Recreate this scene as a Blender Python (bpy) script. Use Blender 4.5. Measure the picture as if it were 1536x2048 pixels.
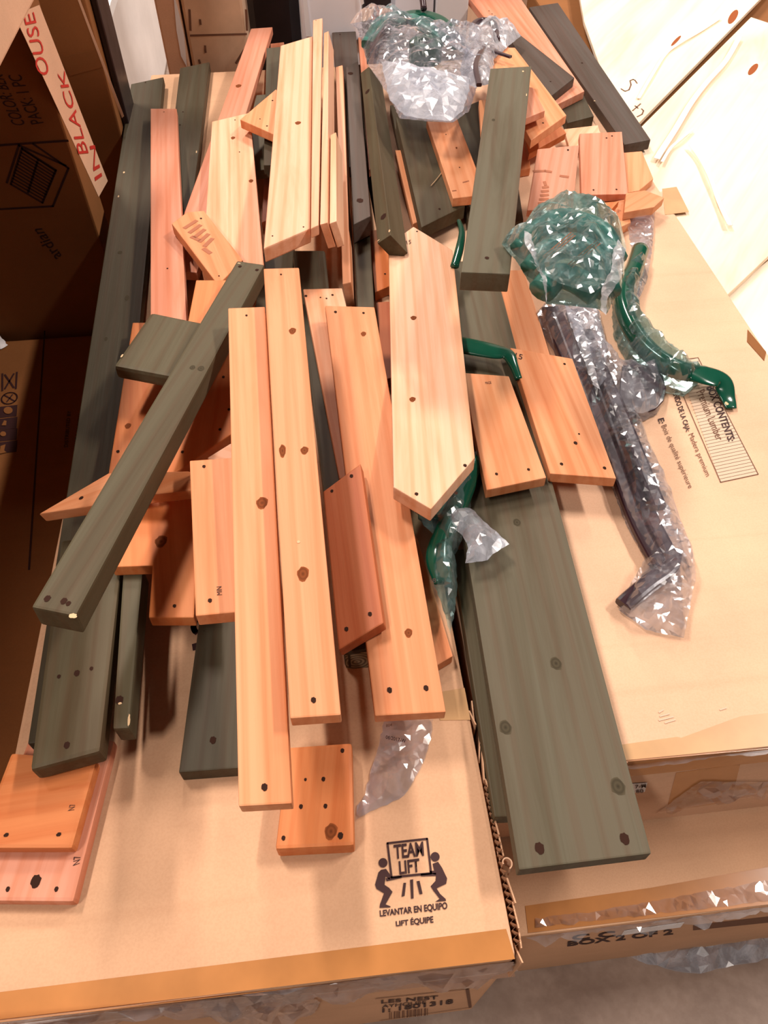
import bpy, bmesh, math, random
import numpy as np
from mathutils import Vector, Matrix
from mathutils.geometry import delaunay_2d_cdt

for o in list(bpy.data.objects):
    bpy.data.objects.remove(o, do_unlink=True)
scene = bpy.context.scene
COL = scene.collection

# ---------------------------------------------------------------- camera
CAM_H = 0.85            # lens above the top of the nearer carton (z = 0)
PITCH = math.radians(51.3)
YAW = math.radians(6.3)
F_PX = 1500.0
cam_d = bpy.data.cameras.new('camera')
cam_d.sensor_fit = 'VERTICAL'; cam_d.sensor_height = 36.0
cam_d.lens = F_PX / 2048 * 36.0
cam_d.clip_start = 0.02; cam_d.clip_end = 60
cam = bpy.data.objects.new('camera', cam_d); COL.objects.link(cam)
cam.location = (0, 0, CAM_H)
cam.rotation_euler = (math.pi / 2 - PITCH, 0, -YAW)
scene.camera = cam

# ---------------------------------------------------------------- world and lamps
scene.view_settings.view_transform = 'Standard'
scene.view_settings.look = 'None'
scene.view_settings.gamma = 1
scene.view_settings.use_curve_mapping = False
scene.view_settings.exposure = -0.66
w = bpy.data.worlds.new('warehouse_air'); scene.world = w; w.use_nodes = True
w.node_tree.nodes['Background'].inputs['Color'].default_value = (1.0, 0.78, 0.62, 1)
w.node_tree.nodes['Background'].inputs['Strength'].default_value = 0.06

def lamp(name, loc, size, power, color, target):
    d = bpy.data.lights.new(name, 'AREA'); d.shape = 'RECTANGLE'
    d.size, d.size_y = size; d.energy = power; d.color = color
    o = bpy.data.objects.new(name, d); COL.objects.link(o)
    o.location = loc
    o.rotation_euler = (Vector(target) - Vector(loc)).to_track_quat('-Z', 'Y').to_euler()
    return o
WARM = (1.0, 0.88, 0.79)
# rows of ceiling fixtures, all hanging level and shining down
for lx, ly, lp in ((-2.3, -2.0, 310), (4.3, -2.6, 80), (-1.7, 2.9, 430), (4.1, 1.5, 560), (-0.2, 6.2, 330), (4.1, 5.6, 420)):
    lamp('ceiling_lamp', (lx, ly, 5.0), (0.35, 1.5), lp, WARM, (lx, ly, 0))

# ---------------------------------------------------------------- viewing rays (photo frame 1536 x 2048)
Fh = np.array([math.sin(YAW), math.cos(YAW), 0.0]); Rt = np.array([math.cos(YAW), -math.sin(YAW), 0.0])
Zu = np.array([0, 0, 1.0])
Cf = math.cos(PITCH) * Fh - math.sin(PITCH) * Zu
Uc = math.sin(PITCH) * Fh + math.cos(PITCH) * Zu
C0 = np.array([0, 0, CAM_H])
def ray(px, py):
    return Rt * (px - 768) - Uc * (py - 1024) + Cf * F_PX
class Plane:
    """z = z0 + g . (xy - c), or any plane n . p = d"""
    def __init__(s, n, d):
        s.n = np.array(n, float); l = np.linalg.norm(s.n); s.n /= l; s.d = d / l
    def hit(s, px, py):
        r = ray(px, py)
        k = (s.d - s.n @ C0) / (s.n @ r)
        return C0 + k * r
def height_plane(z0, g=(0, 0), c=(0, 0)):
    return Plane((-g[0], -g[1], 1), z0 - g[0] * c[0] - g[1] * c[1])
def flat(z): return Plane((0, 0, 1), z)

# ---------------------------------------------------------------- materials
def new_mat(name):
    m = bpy.data.materials.new(name); m.use_nodes = True
    nt = m.node_tree; nt.nodes.clear()
    out = nt.nodes.new('ShaderNodeOutputMaterial')
    b = nt.nodes.new('ShaderNodeBsdfPrincipled')
    nt.links.new(b.outputs[0], out.inputs[0])
    return m, nt, b, out
def N(nt, t, **kw):
    n = nt.nodes.new(t)
    for k, v in kw.items(): setattr(n, k, v)
    return n
def ramp(nt, fac, stops):
    r = nt.nodes.new('ShaderNodeValToRGB')
    e = r.color_ramp.elements
    while len(e) < len(stops): e.new(0.5)
    for i, (p, c) in enumerate(stops):
        e[i].position = p; e[i].color = (*c, 1) if len(c) == 3 else c
    nt.links.new(fac, r.inputs[0]); return r
def mixc(nt, fac, a, b, mode='MIX'):
    m = nt.nodes.new('ShaderNodeMix'); m.data_type = 'RGBA'; m.blend_type = mode
    def put(s, v):
        if hasattr(v, 'links') or hasattr(v, 'is_linked'): nt.links.new(v, s)
        elif isinstance(v, (int, float)): s.default_value = v
        else: s.default_value = (*v, 1)
    put(m.inputs[0], fac); put(m.inputs[6], a); put(m.inputs[7], b)
    return m.outputs[2]
def obj_coords(nt, scale, offset=True):
    tc = N(nt, 'ShaderNodeTexCoord'); mp = N(nt, 'ShaderNodeMapping')
    mp.inputs['Scale'].default_value = scale
    nt.links.new(tc.outputs['Object'], mp.inputs['Vector'])
    if offset:
        oi = N(nt, 'ShaderNodeObjectInfo'); ml = N(nt, 'ShaderNodeMath', operation='MULTIPLY')
        ml.inputs[1].default_value = 37.0
        nt.links.new(oi.outputs['Random'], ml.inputs[0])
        cb = N(nt, 'ShaderNodeCombineXYZ')
        for i in range(3): nt.links.new(ml.outputs[0], cb.inputs[i])
        nt.links.new(cb.outputs[0], mp.inputs['Location'])
    return mp.outputs[0]
def noise(nt, vec, scale, detail=4, rough=0.55, dist=0.0):
    n = N(nt, 'ShaderNodeTexNoise')
    n.inputs['Scale'].default_value = scale; n.inputs['Detail'].default_value = detail
    n.inputs['Roughness'].default_value = rough; n.inputs['Distortion'].default_value = dist
    if vec is not None: nt.links.new(vec, n.inputs['Vector'])
    return n.outputs['Fac']
def bump(nt, b, h, strength, dist=0.002):
    bp = N(nt, 'ShaderNodeBump'); bp.inputs['Strength'].default_value = strength
    bp.inputs['Distance'].default_value = dist
    nt.links.new(h, bp.inputs['Height']); nt.links.new(bp.outputs[0], b.inputs['Normal'])

def wood_material(name, dark, streak, rough, spec, figure=0.6):
    m, nt, b, out = new_mat(name)
    oi = N(nt, 'ShaderNodeObjectInfo')
    base = oi.outputs['Color']
    v1 = obj_coords(nt, (1.6, 26, 26)); v2 = obj_coords(nt, (2.2, 150, 150)); v3 = obj_coords(nt, (0.9, 9, 9))
    n1 = noise(nt, v1, 1.0, 5, 0.6, 0.6); n2 = noise(nt, v2, 1.0, 3, 0.6); n3 = noise(nt, v3, 1.0, 3, 0.5, 1.2)
    wv = N(nt, 'ShaderNodeTexWave', wave_type='BANDS', bands_direction='Y')
    wv.inputs['Scale'].default_value = 0.55; wv.inputs['Distortion'].default_value = 5.0
    wv.inputs['Detail'].default_value = 2.0; wv.inputs['Detail Scale'].default_value = 0.7
    nt.links.new(v1, wv.inputs['Vector'])
    c = mixc(nt, ramp(nt, n1, [(0.42, (0, 0, 0)), (0.68, (1, 1, 1))]).outputs[0], base, dark, 'MULTIPLY')
    lf = N(nt, 'ShaderNodeMath', operation='MULTIPLY'); lf.inputs[1].default_value = figure
    nt.links.new(ramp(nt, wv.outputs['Fac'], [(0.62, (0, 0, 0)), (0.95, (1, 1, 1))]).outputs[0], lf.inputs[0])
    c = mixc(nt, lf.outputs[0], c, streak, 'MULTIPLY')
    c = mixc(nt, ramp(nt, n2, [(0.5, (0, 0, 0)), (0.75, (.5, .5, .5))]).outputs[0], c, dark, 'MULTIPLY')
    c = mixc(nt, ramp(nt, n3, [(0.45, (0, 0, 0)), (0.7, (.55, .55, .55))]).outputs[0], c, streak, 'MULTIPLY')
    nt.links.new(c, b.inputs['Base Color'])
    b.inputs['Roughness'].default_value = rough
    b.inputs['Specular IOR Level'].default_value = spec
    bump(nt, b, n2, 0.25, 0.0012)
    return m
M = {}
M['cedar'] = wood_material('cedar_wood', (0.86, 0.72, 0.60), (0.90, 0.74, 0.60), 0.55, 0.3, 0.5)
M['green'] = wood_material('green_stained_wood', (0.74, 0.68, 0.60), (0.98, 0.76, 0.70), 0.55, 0.18, 0.4)

def plain(name, col, rough=0.6, spec=0.4, metal=0.0, var=0.0, scale=30, bmp=0.0):
    m, nt, b, out = new_mat(name)
    if var:
        v = obj_coords(nt, (1, 1, 1), False)
        n = noise(nt, v, scale, 4)
        d = tuple(x * (1 - var) for x in col); l = tuple(min(1, x * (1 + var * .6)) for x in col)
        r = ramp(nt, n, [(0.3, d), (0.7, l)])
        nt.links.new(r.outputs[0], b.inputs['Base Color'])
        if bmp: bump(nt, b, n, bmp, 0.003)
    else:
        b.inputs['Base Color'].default_value = (*col, 1)
    b.inputs['Roughness'].default_value = rough; b.inputs['Specular IOR Level'].default_value = spec
    b.inputs['Metallic'].default_value = metal
    return m
def cardboard(name, col, var=0.10):
    m, nt, b, out = new_mat(name)
    v = obj_coords(nt, (1, 1, 1), False)
    n = noise(nt, v, 5, 4); n2 = noise(nt, v, 420, 2)
    vl = obj_coords(nt, (1.0, 46, 46), False); n3 = noise(nt, vl, 1.0, 3)
    d = tuple(x * (1 - var) for x in col); l = tuple(min(1, x * (1 + var)) for x in col)
    c = ramp(nt, n, [(0.3, d), (0.7, l)]).outputs[0]
    c = mixc(nt, ramp(nt, n2, [(0.35, (.35, .35, .35)), (0.6, (0, 0, 0))]).outputs[0], c, (0.86, 0.82, 0.78), 'MULTIPLY')
    c = mixc(nt, ramp(nt, n3, [(0.55, (0, 0, 0)), (0.75, (.6, .6, .6))]).outputs[0], c, (0.93, 0.90, 0.88), 'MULTIPLY')
    nt.links.new(c, b.inputs['Base Color'])
    b.inputs['Roughness'].default_value = 0.8; b.inputs['Specular IOR Level'].default_value = 0.2
    bump(nt, b, n3, 0.12, 0.002)
    return m
M['card'] = cardboard('kraft_cardboard', (0.62, 0.37, 0.225))
M['card_light'] = cardboard('pale_kraft_cardboard', (0.70, 0.44, 0.29))
M['card_dark'] = cardboard('brown_shaded_cardboard', (0.24, 0.095, 0.03))  # albedo lowered to paint in the shade on the left cartons
M['tape'] = plain('brown_packing_tape', (0.44, 0.185, 0.058), 0.22, 0.5, var=0.14, scale=14)
M['tape_old'] = plain('old_packing_tape', (0.52, 0.30, 0.14), 0.35, 0.4, var=0.14, scale=14)
M['ink'] = plain('black_print_ink', (0.045, 0.018, 0.018), 0.6, 0.2)
M['ink_faded'] = plain('faded_print_ink', (0.16, 0.075, 0.045), 0.7, 0.2)
M['ink_pale'] = plain('pale_print_tint', (0.60, 0.45, 0.33), 0.8, 0.2)
M['ink_red'] = plain('red_print_ink', (0.55, 0.035, 0.025), 0.6, 0.2)
M['hole'] = plain('screw_hole_shadow', (0.035, 0.015, 0.01), 0.9, 0.1)
M['chip'] = plain('chipped_raw_wood', (0.62, 0.43, 0.25), 0.7, 0.2)
M['green_paint'] = plain('glossy_green_coating', (0.004, 0.062, 0.036), 0.16, 0.6)
M['brown_metal'] = plain('dark_brown_coating', (0.035, 0.014, 0.020), 0.25, 0.55)
M['teal'] = plain('teal_green_plastic', (0.03, 0.15, 0.12), 0.3, 0.5, var=0.5, scale=40)
M['white_paper'] = plain('white_label_paper', (0.85, 0.84, 0.86), 0.5, 0.3)
M['white_plastic'] = plain('milky_white_plastic', (0.88, 0.88, 0.94), 0.3, 0.5, var=0.05, scale=6)
M['white_wrap'] = plain('white_wrapped_goods', (0.93, 0.91, 0.91), 0.25, 0.5, var=0.10, scale=5, bmp=0.5)
M['black_plastic'] = plain('black_crinkled_plastic', (0.022, 0.012, 0.014), 0.35, 0.5, var=0.5, scale=8, bmp=0.8)
M['smear'] = plain('dark_wood_smear', (0.36, 0.125, 0.062), 0.6, 0.2)
M['strap'] = plain('white_strapping', (0.9, 0.88, 0.84), 0.35, 0.4)

def knot_material(name, col):
    m, nt, b, out = new_mat(name)
    v = obj_coords(nt, (1, 1, 1), False)
    g = N(nt, 'ShaderNodeTexGradient', gradient_type='SPHERICAL')
    nt.links.new(v, g.inputs['Vector'])
    r = ramp(nt, g.outputs['Fac'], [(0.0, [c * 1.9 for c in col]), (0.3, col), (0.6, [c * 1.5 for c in col]), (1.0, [c * .7 for c in col])])
    nt.links.new(r.outputs[0], b.inputs['Base Color']); b.inputs['Roughness'].default_value = 0.75; b.inputs['Specular IOR Level'].default_value = 0.1
    return m
M['knot'] = knot_material('cedar_knot', (0.15, 0.040, 0.012))
M['knot_green'] = knot_material('green_knot', (0.045, 0.036, 0.022))

def plywood_material():
    m, nt, b, out = new_mat('pale_plywood')
    v = obj_coords(nt, (1.0, 7, 7)); v2 = obj_coords(nt, (2, 90, 90))
    n = noise(nt, v, 1.3, 4, 0.55, 0.9); n2 = noise(nt, v2, 1, 2)
    c = ramp(nt, n, [(0.25, (0.66, 0.48, 0.34)), (0.48, (0.86, 0.71, 0.54)), (0.75, (0.92, 0.80, 0.64))]).outputs[0]
    c = mixc(nt, ramp(nt, n2, [(0.5, (0, 0, 0)), (0.8, (.4, .4, .4))]).outputs[0], c, (0.86, 0.78, 0.70), 'MULTIPLY')
    nt.links.new(c, b.inputs['Base Color']); b.inputs['Roughness'].default_value = 0.6
    b.inputs['Specular IOR Level'].default_value = 0.25
    return m
M['plywood'] = plywood_material()

def concrete_material():
    m, nt, b, out = new_mat('worn_concrete')
    v = obj_coords(nt, (1, 1, 1), False)
    n = noise(nt, v, 5, 6, 0.62, 0.4); n2 = noise(nt, v, 60, 3)
    c = ramp(nt, n, [(0.3, (0.22, 0.15, 0.115)), (0.55, (0.34, 0.25, 0.20)), (0.75, (0.42, 0.32, 0.26))]).outputs[0]
    c = mixc(nt, ramp(nt, n2, [(0.4, (.5, .5, .5)), (0.6, (0, 0, 0))]).outputs[0], c, (0.8, 0.76, 0.74), 'MULTIPLY')
    nt.links.new(c, b.inputs['Base Color']); b.inputs['Roughness'].default_value = 0.55
    bump(nt, b, n2, 0.2, 0.002)
    return m
M['concrete'] = concrete_material()

def film_material(name, tint, haze, rough=0.10, body=0.08, milk=(0.80, 0.82, 0.90)):
    """thin clear plastic: mostly see-through, glossy, a little milky"""
    m = bpy.data.materials.new(name); m.use_nodes = True
    nt = m.node_tree; nt.nodes.clear()
    out = N(nt, 'ShaderNodeOutputMaterial')
    tr = N(nt, 'ShaderNodeBsdfTransparent'); tr.inputs[0].default_value = (*tint, 1)
    gl = N(nt, 'ShaderNodeBsdfGlossy'); gl.inputs['Color'].default_value = (1, 1, 1, 1); gl.inputs['Roughness'].default_value = rough
    df = N(nt, 'ShaderNodeBsdfDiffuse'); df.inputs['Color'].default_value = (*milk, 1)
    tl = N(nt, 'ShaderNodeBsdfTranslucent'); tl.inputs['Color'].default_value = (*milk, 1)
    mm = N(nt, 'ShaderNodeMixShader'); mm.inputs[0].default_value = 0.4
    nt.links.new(df.outputs[0], mm.inputs[1]); nt.links.new(tl.outputs[0], mm.inputs[2])
    lw = N(nt, 'ShaderNodeLayerWeight'); lw.inputs['Blend'].default_value = 0.32
    f = N(nt, 'ShaderNodeMath', operation='MULTIPLY_ADD'); f.inputs[1].default_value = 0.55; f.inputs[2].default_value = body
    nt.links.new(lw.outputs['Fresnel'], f.inputs[0])
    v = obj_coords(nt, (1, 1, 1), False); n = noise(nt, v, 24, 4, 0.6, 1.0)
    h = N(nt, 'ShaderNodeMapRange'); h.inputs['From Min'].default_value = 0.42; h.inputs['From Max'].default_value = 0.75
    h.inputs['To Min'].default_value = haze * 0.25; h.inputs['To Max'].default_value = haze
    nt.links.new(n, h.inputs['Value'])
    m1 = N(nt, 'ShaderNodeMixShader'); m2 = N(nt, 'ShaderNodeMixShader')
    nt.links.new(h.outputs[0], m1.inputs[0]); nt.links.new(tr.outputs[0], m1.inputs[1]); nt.links.new(mm.outputs[0], m1.inputs[2])
    nt.links.new(f.outputs[0], m2.inputs[0]); nt.links.new(m1.outputs[0], m2.inputs[1]); nt.links.new(gl.outputs[0], m2.inputs[2])
    nt.links.new(m2.outputs[0], out.inputs[0])
    return m
M['film'] = film_material('clear_plastic_film', (0.95, 0.97, 1.0), 0.26, 0.14, 0.09, (0.78, 0.78, 0.92))
M['film_teal'] = film_material('teal_tinted_film', (0.76, 0.92, 0.92), 0.30, 0.13, 0.10, (0.42, 0.66, 0.68))
M['film_milky'] = film_material('milky_plastic_film', (0.92, 0.95, 1.0), 0.80, 0.20, 0.14)
M['wrap'] = film_material('stretch_wrap_film', (0.98, 0.96, 0.94), 0.22, 0.12, 0.12)

# ---------------------------------------------------------------- building helpers
def tag(o, label=None, cat=None, group=None, kind=None):
    if label: o['label'] = label
    if cat: o['category'] = cat
    if group: o['group'] = group
    if kind: o['kind'] = kind
    return o
def link(name, me, mat=None, parent=None, mw=None):
    o = bpy.data.objects.new(name, me); COL.objects.link(o)
    if mat is not None and not me.materials: me.materials.append(mat if not isinstance(mat, str) else M[mat])
    if mw is not None: o.matrix_world = mw
    if parent is not None:
        o.parent = parent
        o.matrix_parent_inverse = Matrix(parent_mw(parent)).inverted()
    return o
def parent_mw(p):
    m = p.matrix_basis.copy()
    if p.parent: m = parent_mw(p.parent) @ p.matrix_parent_inverse @ m
    return m
def bm_mesh(name, bm, smooth=False):
    me = bpy.data.meshes.new(name); bmesh.ops.recalc_face_normals(bm, faces=bm.faces)
    bm.to_mesh(me); bm.free()
    if smooth:
        for p in me.polygons: p.use_smooth = True
    return me
def bm_box(lo, hi, bevel=0.0, seg=2):
    bm = bmesh.new(); bmesh.ops.create_cube(bm, size=1.0)
    for v in bm.verts:
        v.co = [lo[i] + (v.co[i] + 0.5) * (hi[i] - lo[i]) for i in range(3)]
    if bevel: bmesh.ops.bevel(bm, geom=bm.edges[:], offset=bevel, segments=seg, affect='EDGES', profile=0.6)
    return bm
def box(name, lo, hi, mat, parent=None, bevel=0.004, seg=2):
    c = Vector(((lo[0] + hi[0]) / 2, (lo[1] + hi[1]) / 2, lo[2]))
    bm = bm_box([lo[i] - c[i] for i in range(3)], [hi[i] - c[i] for i in range(3)], bevel, seg)
    return link(name, bm_mesh(name, bm), mat, parent, Matrix.Translation(c))
def frame(origin, xdir, normal):
    n = Vector(normal).normalized(); x = Vector(xdir); x = (x - x.dot(n) * n).normalized(); y = n.cross(x)
    m = Matrix(((x.x, y.x, n.x, origin[0]), (x.y, y.y, n.y, origin[1]), (x.z, y.z, n.z, origin[2]), (0, 0, 0, 1)))
    return m
def prism(name, pts, normal, t, mat, xdir, parent=None, bevel=0.0015, seg=2, below=True):
    """a slab: polygon pts (world) is its upper face, thickness t along -normal"""
    pts = [Vector(p) for p in pts]
    c = sum(pts, Vector()) / len(pts)
    mw = frame(c, xdir, normal); inv = mw.inverted()
    bm = bmesh.new()
    top = [bm.verts.new((inv @ p).to_2d().to_3d()) for p in pts]
    bot = [bm.verts.new(v.co + Vector((0, 0, -t if below else t))) for v in top]
    bm.faces.new(top); bm.faces.new(bot[::-1])
    k = len(top)
    for i in range(k): bm.faces.new((top[i], bot[i], bot[(i + 1) % k], top[(i + 1) % k]))
    bmesh.ops.recalc_face_normals(bm, faces=bm.faces)
    if bevel: bmesh.ops.bevel(bm, geom=bm.edges[:], offset=bevel, segments=seg, affect='EDGES', profile=0.6, clamp_overlap=True)
    return link(name, bm_mesh(name, bm), mat, parent, mw)
def patch(name, pix, plane, mat, parent, lift=0.0006, t=0.0004):
    """a thin flat thing (tape, label, print) lying on a plane, outlined by photo points"""
    pts = [Vector(plane.hit(*p) + plane.n * (lift)) for p in pix]
    return prism(name, pts, plane.n, t, mat, pts[1] - pts[0], parent, bevel=0)
def polyline(name, pixlists, width, plane, mat, parent, lift=0.0009):
    """drawn strokes: ribbons of given width (metres) on a plane, one mesh"""
    bm = bmesh.new(); n = Vector(plane.n)
    for pix in pixlists:
        P = [Vector(plane.hit(*p) + plane.n * lift) for p in pix]
        for a, b in zip(P[:-1], P[1:]):
            d = (b - a)
            if d.length < 1e-6: continue
            s = n.cross(d.normalized()) * width / 2; e = d.normalized() * width * 0.3
            bm.faces.new([bm.verts.new(q) for q in (a - s - e, b - s + e, b + s + e, a + s - e)])
    return link(name, bm_mesh(name, bm), mat, parent)
def polys(name, pixpolys, plane, mat, parent, lift=0.0009):
    bm = bmesh.new()
    for pix in pixpolys:
        f = bm.faces.new([bm.verts.new(plane.hit(*p) + plane.n * lift) for p in pix])
    bmesh.ops.triangulate(bm, faces=bm.faces[:])
    return link(name, bm_mesh(name, bm), mat, parent)
def circle_pix(cx, cy, rx, ry, k=20, rot=0.0):
    out = []
    for i in range(k):
        a = 2 * math.pi * i / k
        x, y = rx * math.cos(a), ry * math.sin(a)
        out.append((cx + x * math.cos(rot) - y * math.sin(rot), cy + x * math.sin(rot) + y * math.cos(rot)))
    return out
def text_mesh(s, bold):
    cu = bpy.data.curves.new('lettering', 'FONT'); cu.body = s; cu.resolution_u = 3; cu.offset = bold
    o = bpy.data.objects.new('lettering', cu); COL.objects.link(o)
    bpy.context.view_layer.update()
    me = bpy.data.meshes.new_from_object(o.evaluated_get(bpy.context.evaluated_depsgraph_get()))
    bpy.data.objects.remove(o); bpy.data.curves.remove(cu)
    return me
def print_text(s, quad, plane, mat, parent, bold=0.0, lift=0.0009, name='printed_text'):
    """lettering mapped into a quad (top-left, top-right, bottom-right, bottom-left of the text as read)"""
    me = text_mesh(s, bold)
    co = np.array([v.co[:2] for v in me.vertices]); lo = co.min(0); hi = co.max(0)
    q = [np.array(plane.hit(*p) + plane.n * lift) for p in quad]
    for v, c in zip(me.vertices, co):
        u, t = (c - lo) / (hi - lo)
        v.co = (q[0] * (1 - u) + q[1] * u) * t + (q[3] * (1 - u) + q[2] * u) * (1 - t)
    me.materials.clear()
    return link(name, me, mat, parent)
def catmull(P, k=8):
    P = [np.array(p, float) for p in P]
    Q = [2 * P[0] - P[1]] + P + [2 * P[-1] - P[-2]]; out = []
    for i in range(1, len(Q) - 2):
        for j in range(k):
            t = j / k
            out.append(0.5 * (2 * Q[i] + (Q[i + 1] - Q[i - 1]) * t + (2 * Q[i - 1] - 5 * Q[i] + 4 * Q[i + 1] - Q[i + 2]) * t * t + (3 * Q[i] - Q[i - 1] - 3 * Q[i + 1] + Q[i + 2]) * t ** 3))
    out.append(P[-1]); return out
def sweep(name, P, radii, mat, parent=None, k=8, seg=12, up=(0, 0, 1), squared=False):
    """tube along points P (world); radii: (side, up) per control point"""
    R = catmull([(r[0], r[1], 0) for r in radii], k); P = catmull(P, k)
    o0 = Vector(P[0]); bm = bmesh.new(); rings = []
    for i, p in enumerate(P):
        a = P[max(0, i - 1)]; b = P[min(len(P) - 1, i + 1)]
        t = Vector(b - a).normalized(); s = t.cross(Vector(up)).normalized(); u = s.cross(t)
        ring = []
        for j in range(seg):
            an = 2 * math.pi * (j + .5) / seg; ca, sa = math.cos(an), math.sin(an)
            if squared: ca = math.copysign(abs(ca) ** .45, ca); sa = math.copysign(abs(sa) ** .45, sa)
            ring.append(bm.verts.new(Vector(p) - o0 + s * ca * R[i][0] + u * sa * R[i][1]))
        rings.append(ring)
    for r0, r1 in zip(rings[:-1], rings[1:]):
        for j in range(seg): bm.faces.new((r0[j], r0[(j + 1) % seg], r1[(j + 1) % seg], r1[j]))
    bm.faces.new(rings[0][::-1]); bm.faces.new(rings[-1])
    return link(name, bm_mesh(name, bm, not squared), mat, parent, Matrix.Translation(o0))
def inside(poly, X, Y):
    r = np.zeros(X.shape, bool); n = len(poly); j = n - 1
    for i in range(n):
        xi, yi = poly[i][:2]; xj, yj = poly[j][:2]
        c = ((yi > Y) != (yj > Y)) & (X < (xj - xi) * (Y - yi) / (yj - yi + 1e-12) + xi)
        r ^= c; j = i
    return r
def film(name, pix, plane, mat, parent=None, puff=0.02, crease=0.004, step=0.008, seed=1, lift=0.002, bottom=True, edge=0.03, zmax=None):
    """a crumpled bag: outline by photo points on a resting plane, puffed and creased"""
    rng = np.random.default_rng(seed); step *= 0.62
    W = [Vector(plane.hit(*p)) for p in pix]
    c = sum(W, Vector()) / len(W); mw = frame(c, W[1] - W[0], plane.n); inv = mw.inverted()
    L = np.array([(inv @ p)[:2] for p in W])
    # ragged outline
    out = []
    for i in range(len(L)):
        a, b = L[i], L[(i + 1) % len(L)]; d = b - a; n = max(1, int(np.linalg.norm(d) / step))
        for j in range(n):
            q = a + d * j / n
            if j: q = q + rng.normal(0, step * 0.10, 2)
            out.append(q)
    L2 = np.array(out)
    lo = L2.min(0); hi = L2.max(0)
    gx, gy = np.meshgrid(np.arange(lo[0], hi[0], step), np.arange(lo[1], hi[1], step))
    g = np.stack([gx.ravel(), gy.ravel()], 1) + rng.uniform(-.42, .42, (gx.size, 2)) * step
    g = g[inside(L2, g[:, 0], g[:, 1])]
    def bd(P):
        D = np.full(len(P), 9.0)
        for i in range(len(L2)):
            a, b = L2[i], L2[(i + 1) % len(L2)]; ab = b - a
            t = np.clip(((P - a) @ ab) / (ab @ ab + 1e-12), 0, 1)
            D = np.minimum(D, np.linalg.norm(P - a - t[:, None] * ab, axis=1))
        return D
    d = bd(g); g = g[d > step * 0.35]
    pts = [Vector(p) for p in L2] + [Vector(p) for p in g]
    r = delaunay_2d_cdt(pts, [], [list(range(len(L2)))], 1, 1e-6)
    V = np.array([v[:] for v in r[0]]); F = r[2]; D = bd(V)
    def relief(V, amp):
        z = np.zeros(len(V))
        for k in range(7):
            th = rng.uniform(0, math.pi); fr = rng.uniform(7, 30); ph = rng.uniform(0, 1)
            s = (V[:, 0] * math.cos(th) + V[:, 1] * math.sin(th)) * fr + ph + 0.3 * np.sin(V[:, 1] * 31 + ph * 9) 
            z += np.abs((s % 1) - 0.5) * rng.uniform(.4, 1.2)
        z = (z - z.mean()) / (z.std() + 1e-9)
        return amp * (z + rng.normal(0, 0.16, len(V)))
    prof = 1 - np.exp(-D / edge)
    top = lift + puff * prof + np.minimum(1, D / (step * 1.2)) * relief(V, crease) * (0.35 + 0.65 * prof)
    top = np.maximum(top, lift * 0.6 + 0.0)
    bm = bmesh.new()
    tv = [bm.verts.new((v[0], v[1], z)) for v, z in zip(V, top)]
    for f in F:
        try: bm.faces.new([tv[i] for i in f])
        except ValueError: pass
    if bottom:
        bz = lift * 0.4 + np.abs(relief(V, crease * 0.15))
        bv = [tv[i] if D[i] < 1e-6 else bm.verts.new((V[i][0], V[i][1], min(bz[i], top[i] - 1e-4))) for i in range(len(V))]
        for f in F:
            try: bm.faces.new([bv[i] for i in f][::-1])
            except ValueError: pass
    if zmax is not None:
        for v in bm.verts:
            q = mw @ v.co
            if q.z > zmax: q.z = zmax; v.co = inv @ q
    me = bpy.data.meshes.new(name); bm.to_mesh(me); bm.free()
    return link(name, me, mat, parent, mw)
# ================================================================ setting
FLOOR = -0.62
fl = box('floor', (-6, -4, FLOOR - 0.1), (7, 9, FLOOR), 'concrete', None, 0)
tag(fl, 'worn grey-brown concrete warehouse floor', 'floor', kind='structure')
bk = box('wall_back', (-6, 8.9, FLOOR), (7, 9.0, 5.0), plain('painted_warehouse_wall', (0.55, 0.50, 0.46), 0.8, 0.2, var=0.06, scale=2), None, 0)
tag(bk, 'plain warehouse wall far behind the goods', 'wall', kind='structure')

LB = dict(x0=-0.389, x1=0.1426, y0=0.104, y1=2.265, z=0.0)
RB = dict(x0=0.158, x1=0.79, y0=0.283, y1=2.30, z=-0.010)
top_l = flat(LB['z']); top_r = flat(RB['z'])
front_l = Plane((0, -1, 0), -LB['y0']); front_r = Plane((0, -1, 0), -RB['y0'])

# ---------------------------------------------------------------- carton under the lumber (left)
cl = box('long_carton', (LB['x0'], LB['y0'], -0.47), (LB['x1'], LB['y1'], 0), 'card', None, 0.005)
tag(cl, 'long kraft carton printed TEAM LIFT, lumber heaped on its lid', 'carton')
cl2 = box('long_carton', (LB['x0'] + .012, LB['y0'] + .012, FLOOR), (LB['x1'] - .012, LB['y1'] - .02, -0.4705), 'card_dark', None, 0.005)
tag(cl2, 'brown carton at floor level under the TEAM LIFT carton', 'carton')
# tape along the near edge, folded over the front
patch('packing_tape', [(-60, 1992), (1012, 1858), (1030, 1918), (-60, 2046)], top_l, 'tape', cl)
patch('packing_tape', [(-60, 2050), (1026, 1924), (1030, 1952), (-60, 2075)], front_l, 'tape', cl)
patch('packing_tape', [(868, 1386), (929, 1376), (941, 1440), (880, 1441)], top_l, 'tape_old', cl)
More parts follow.
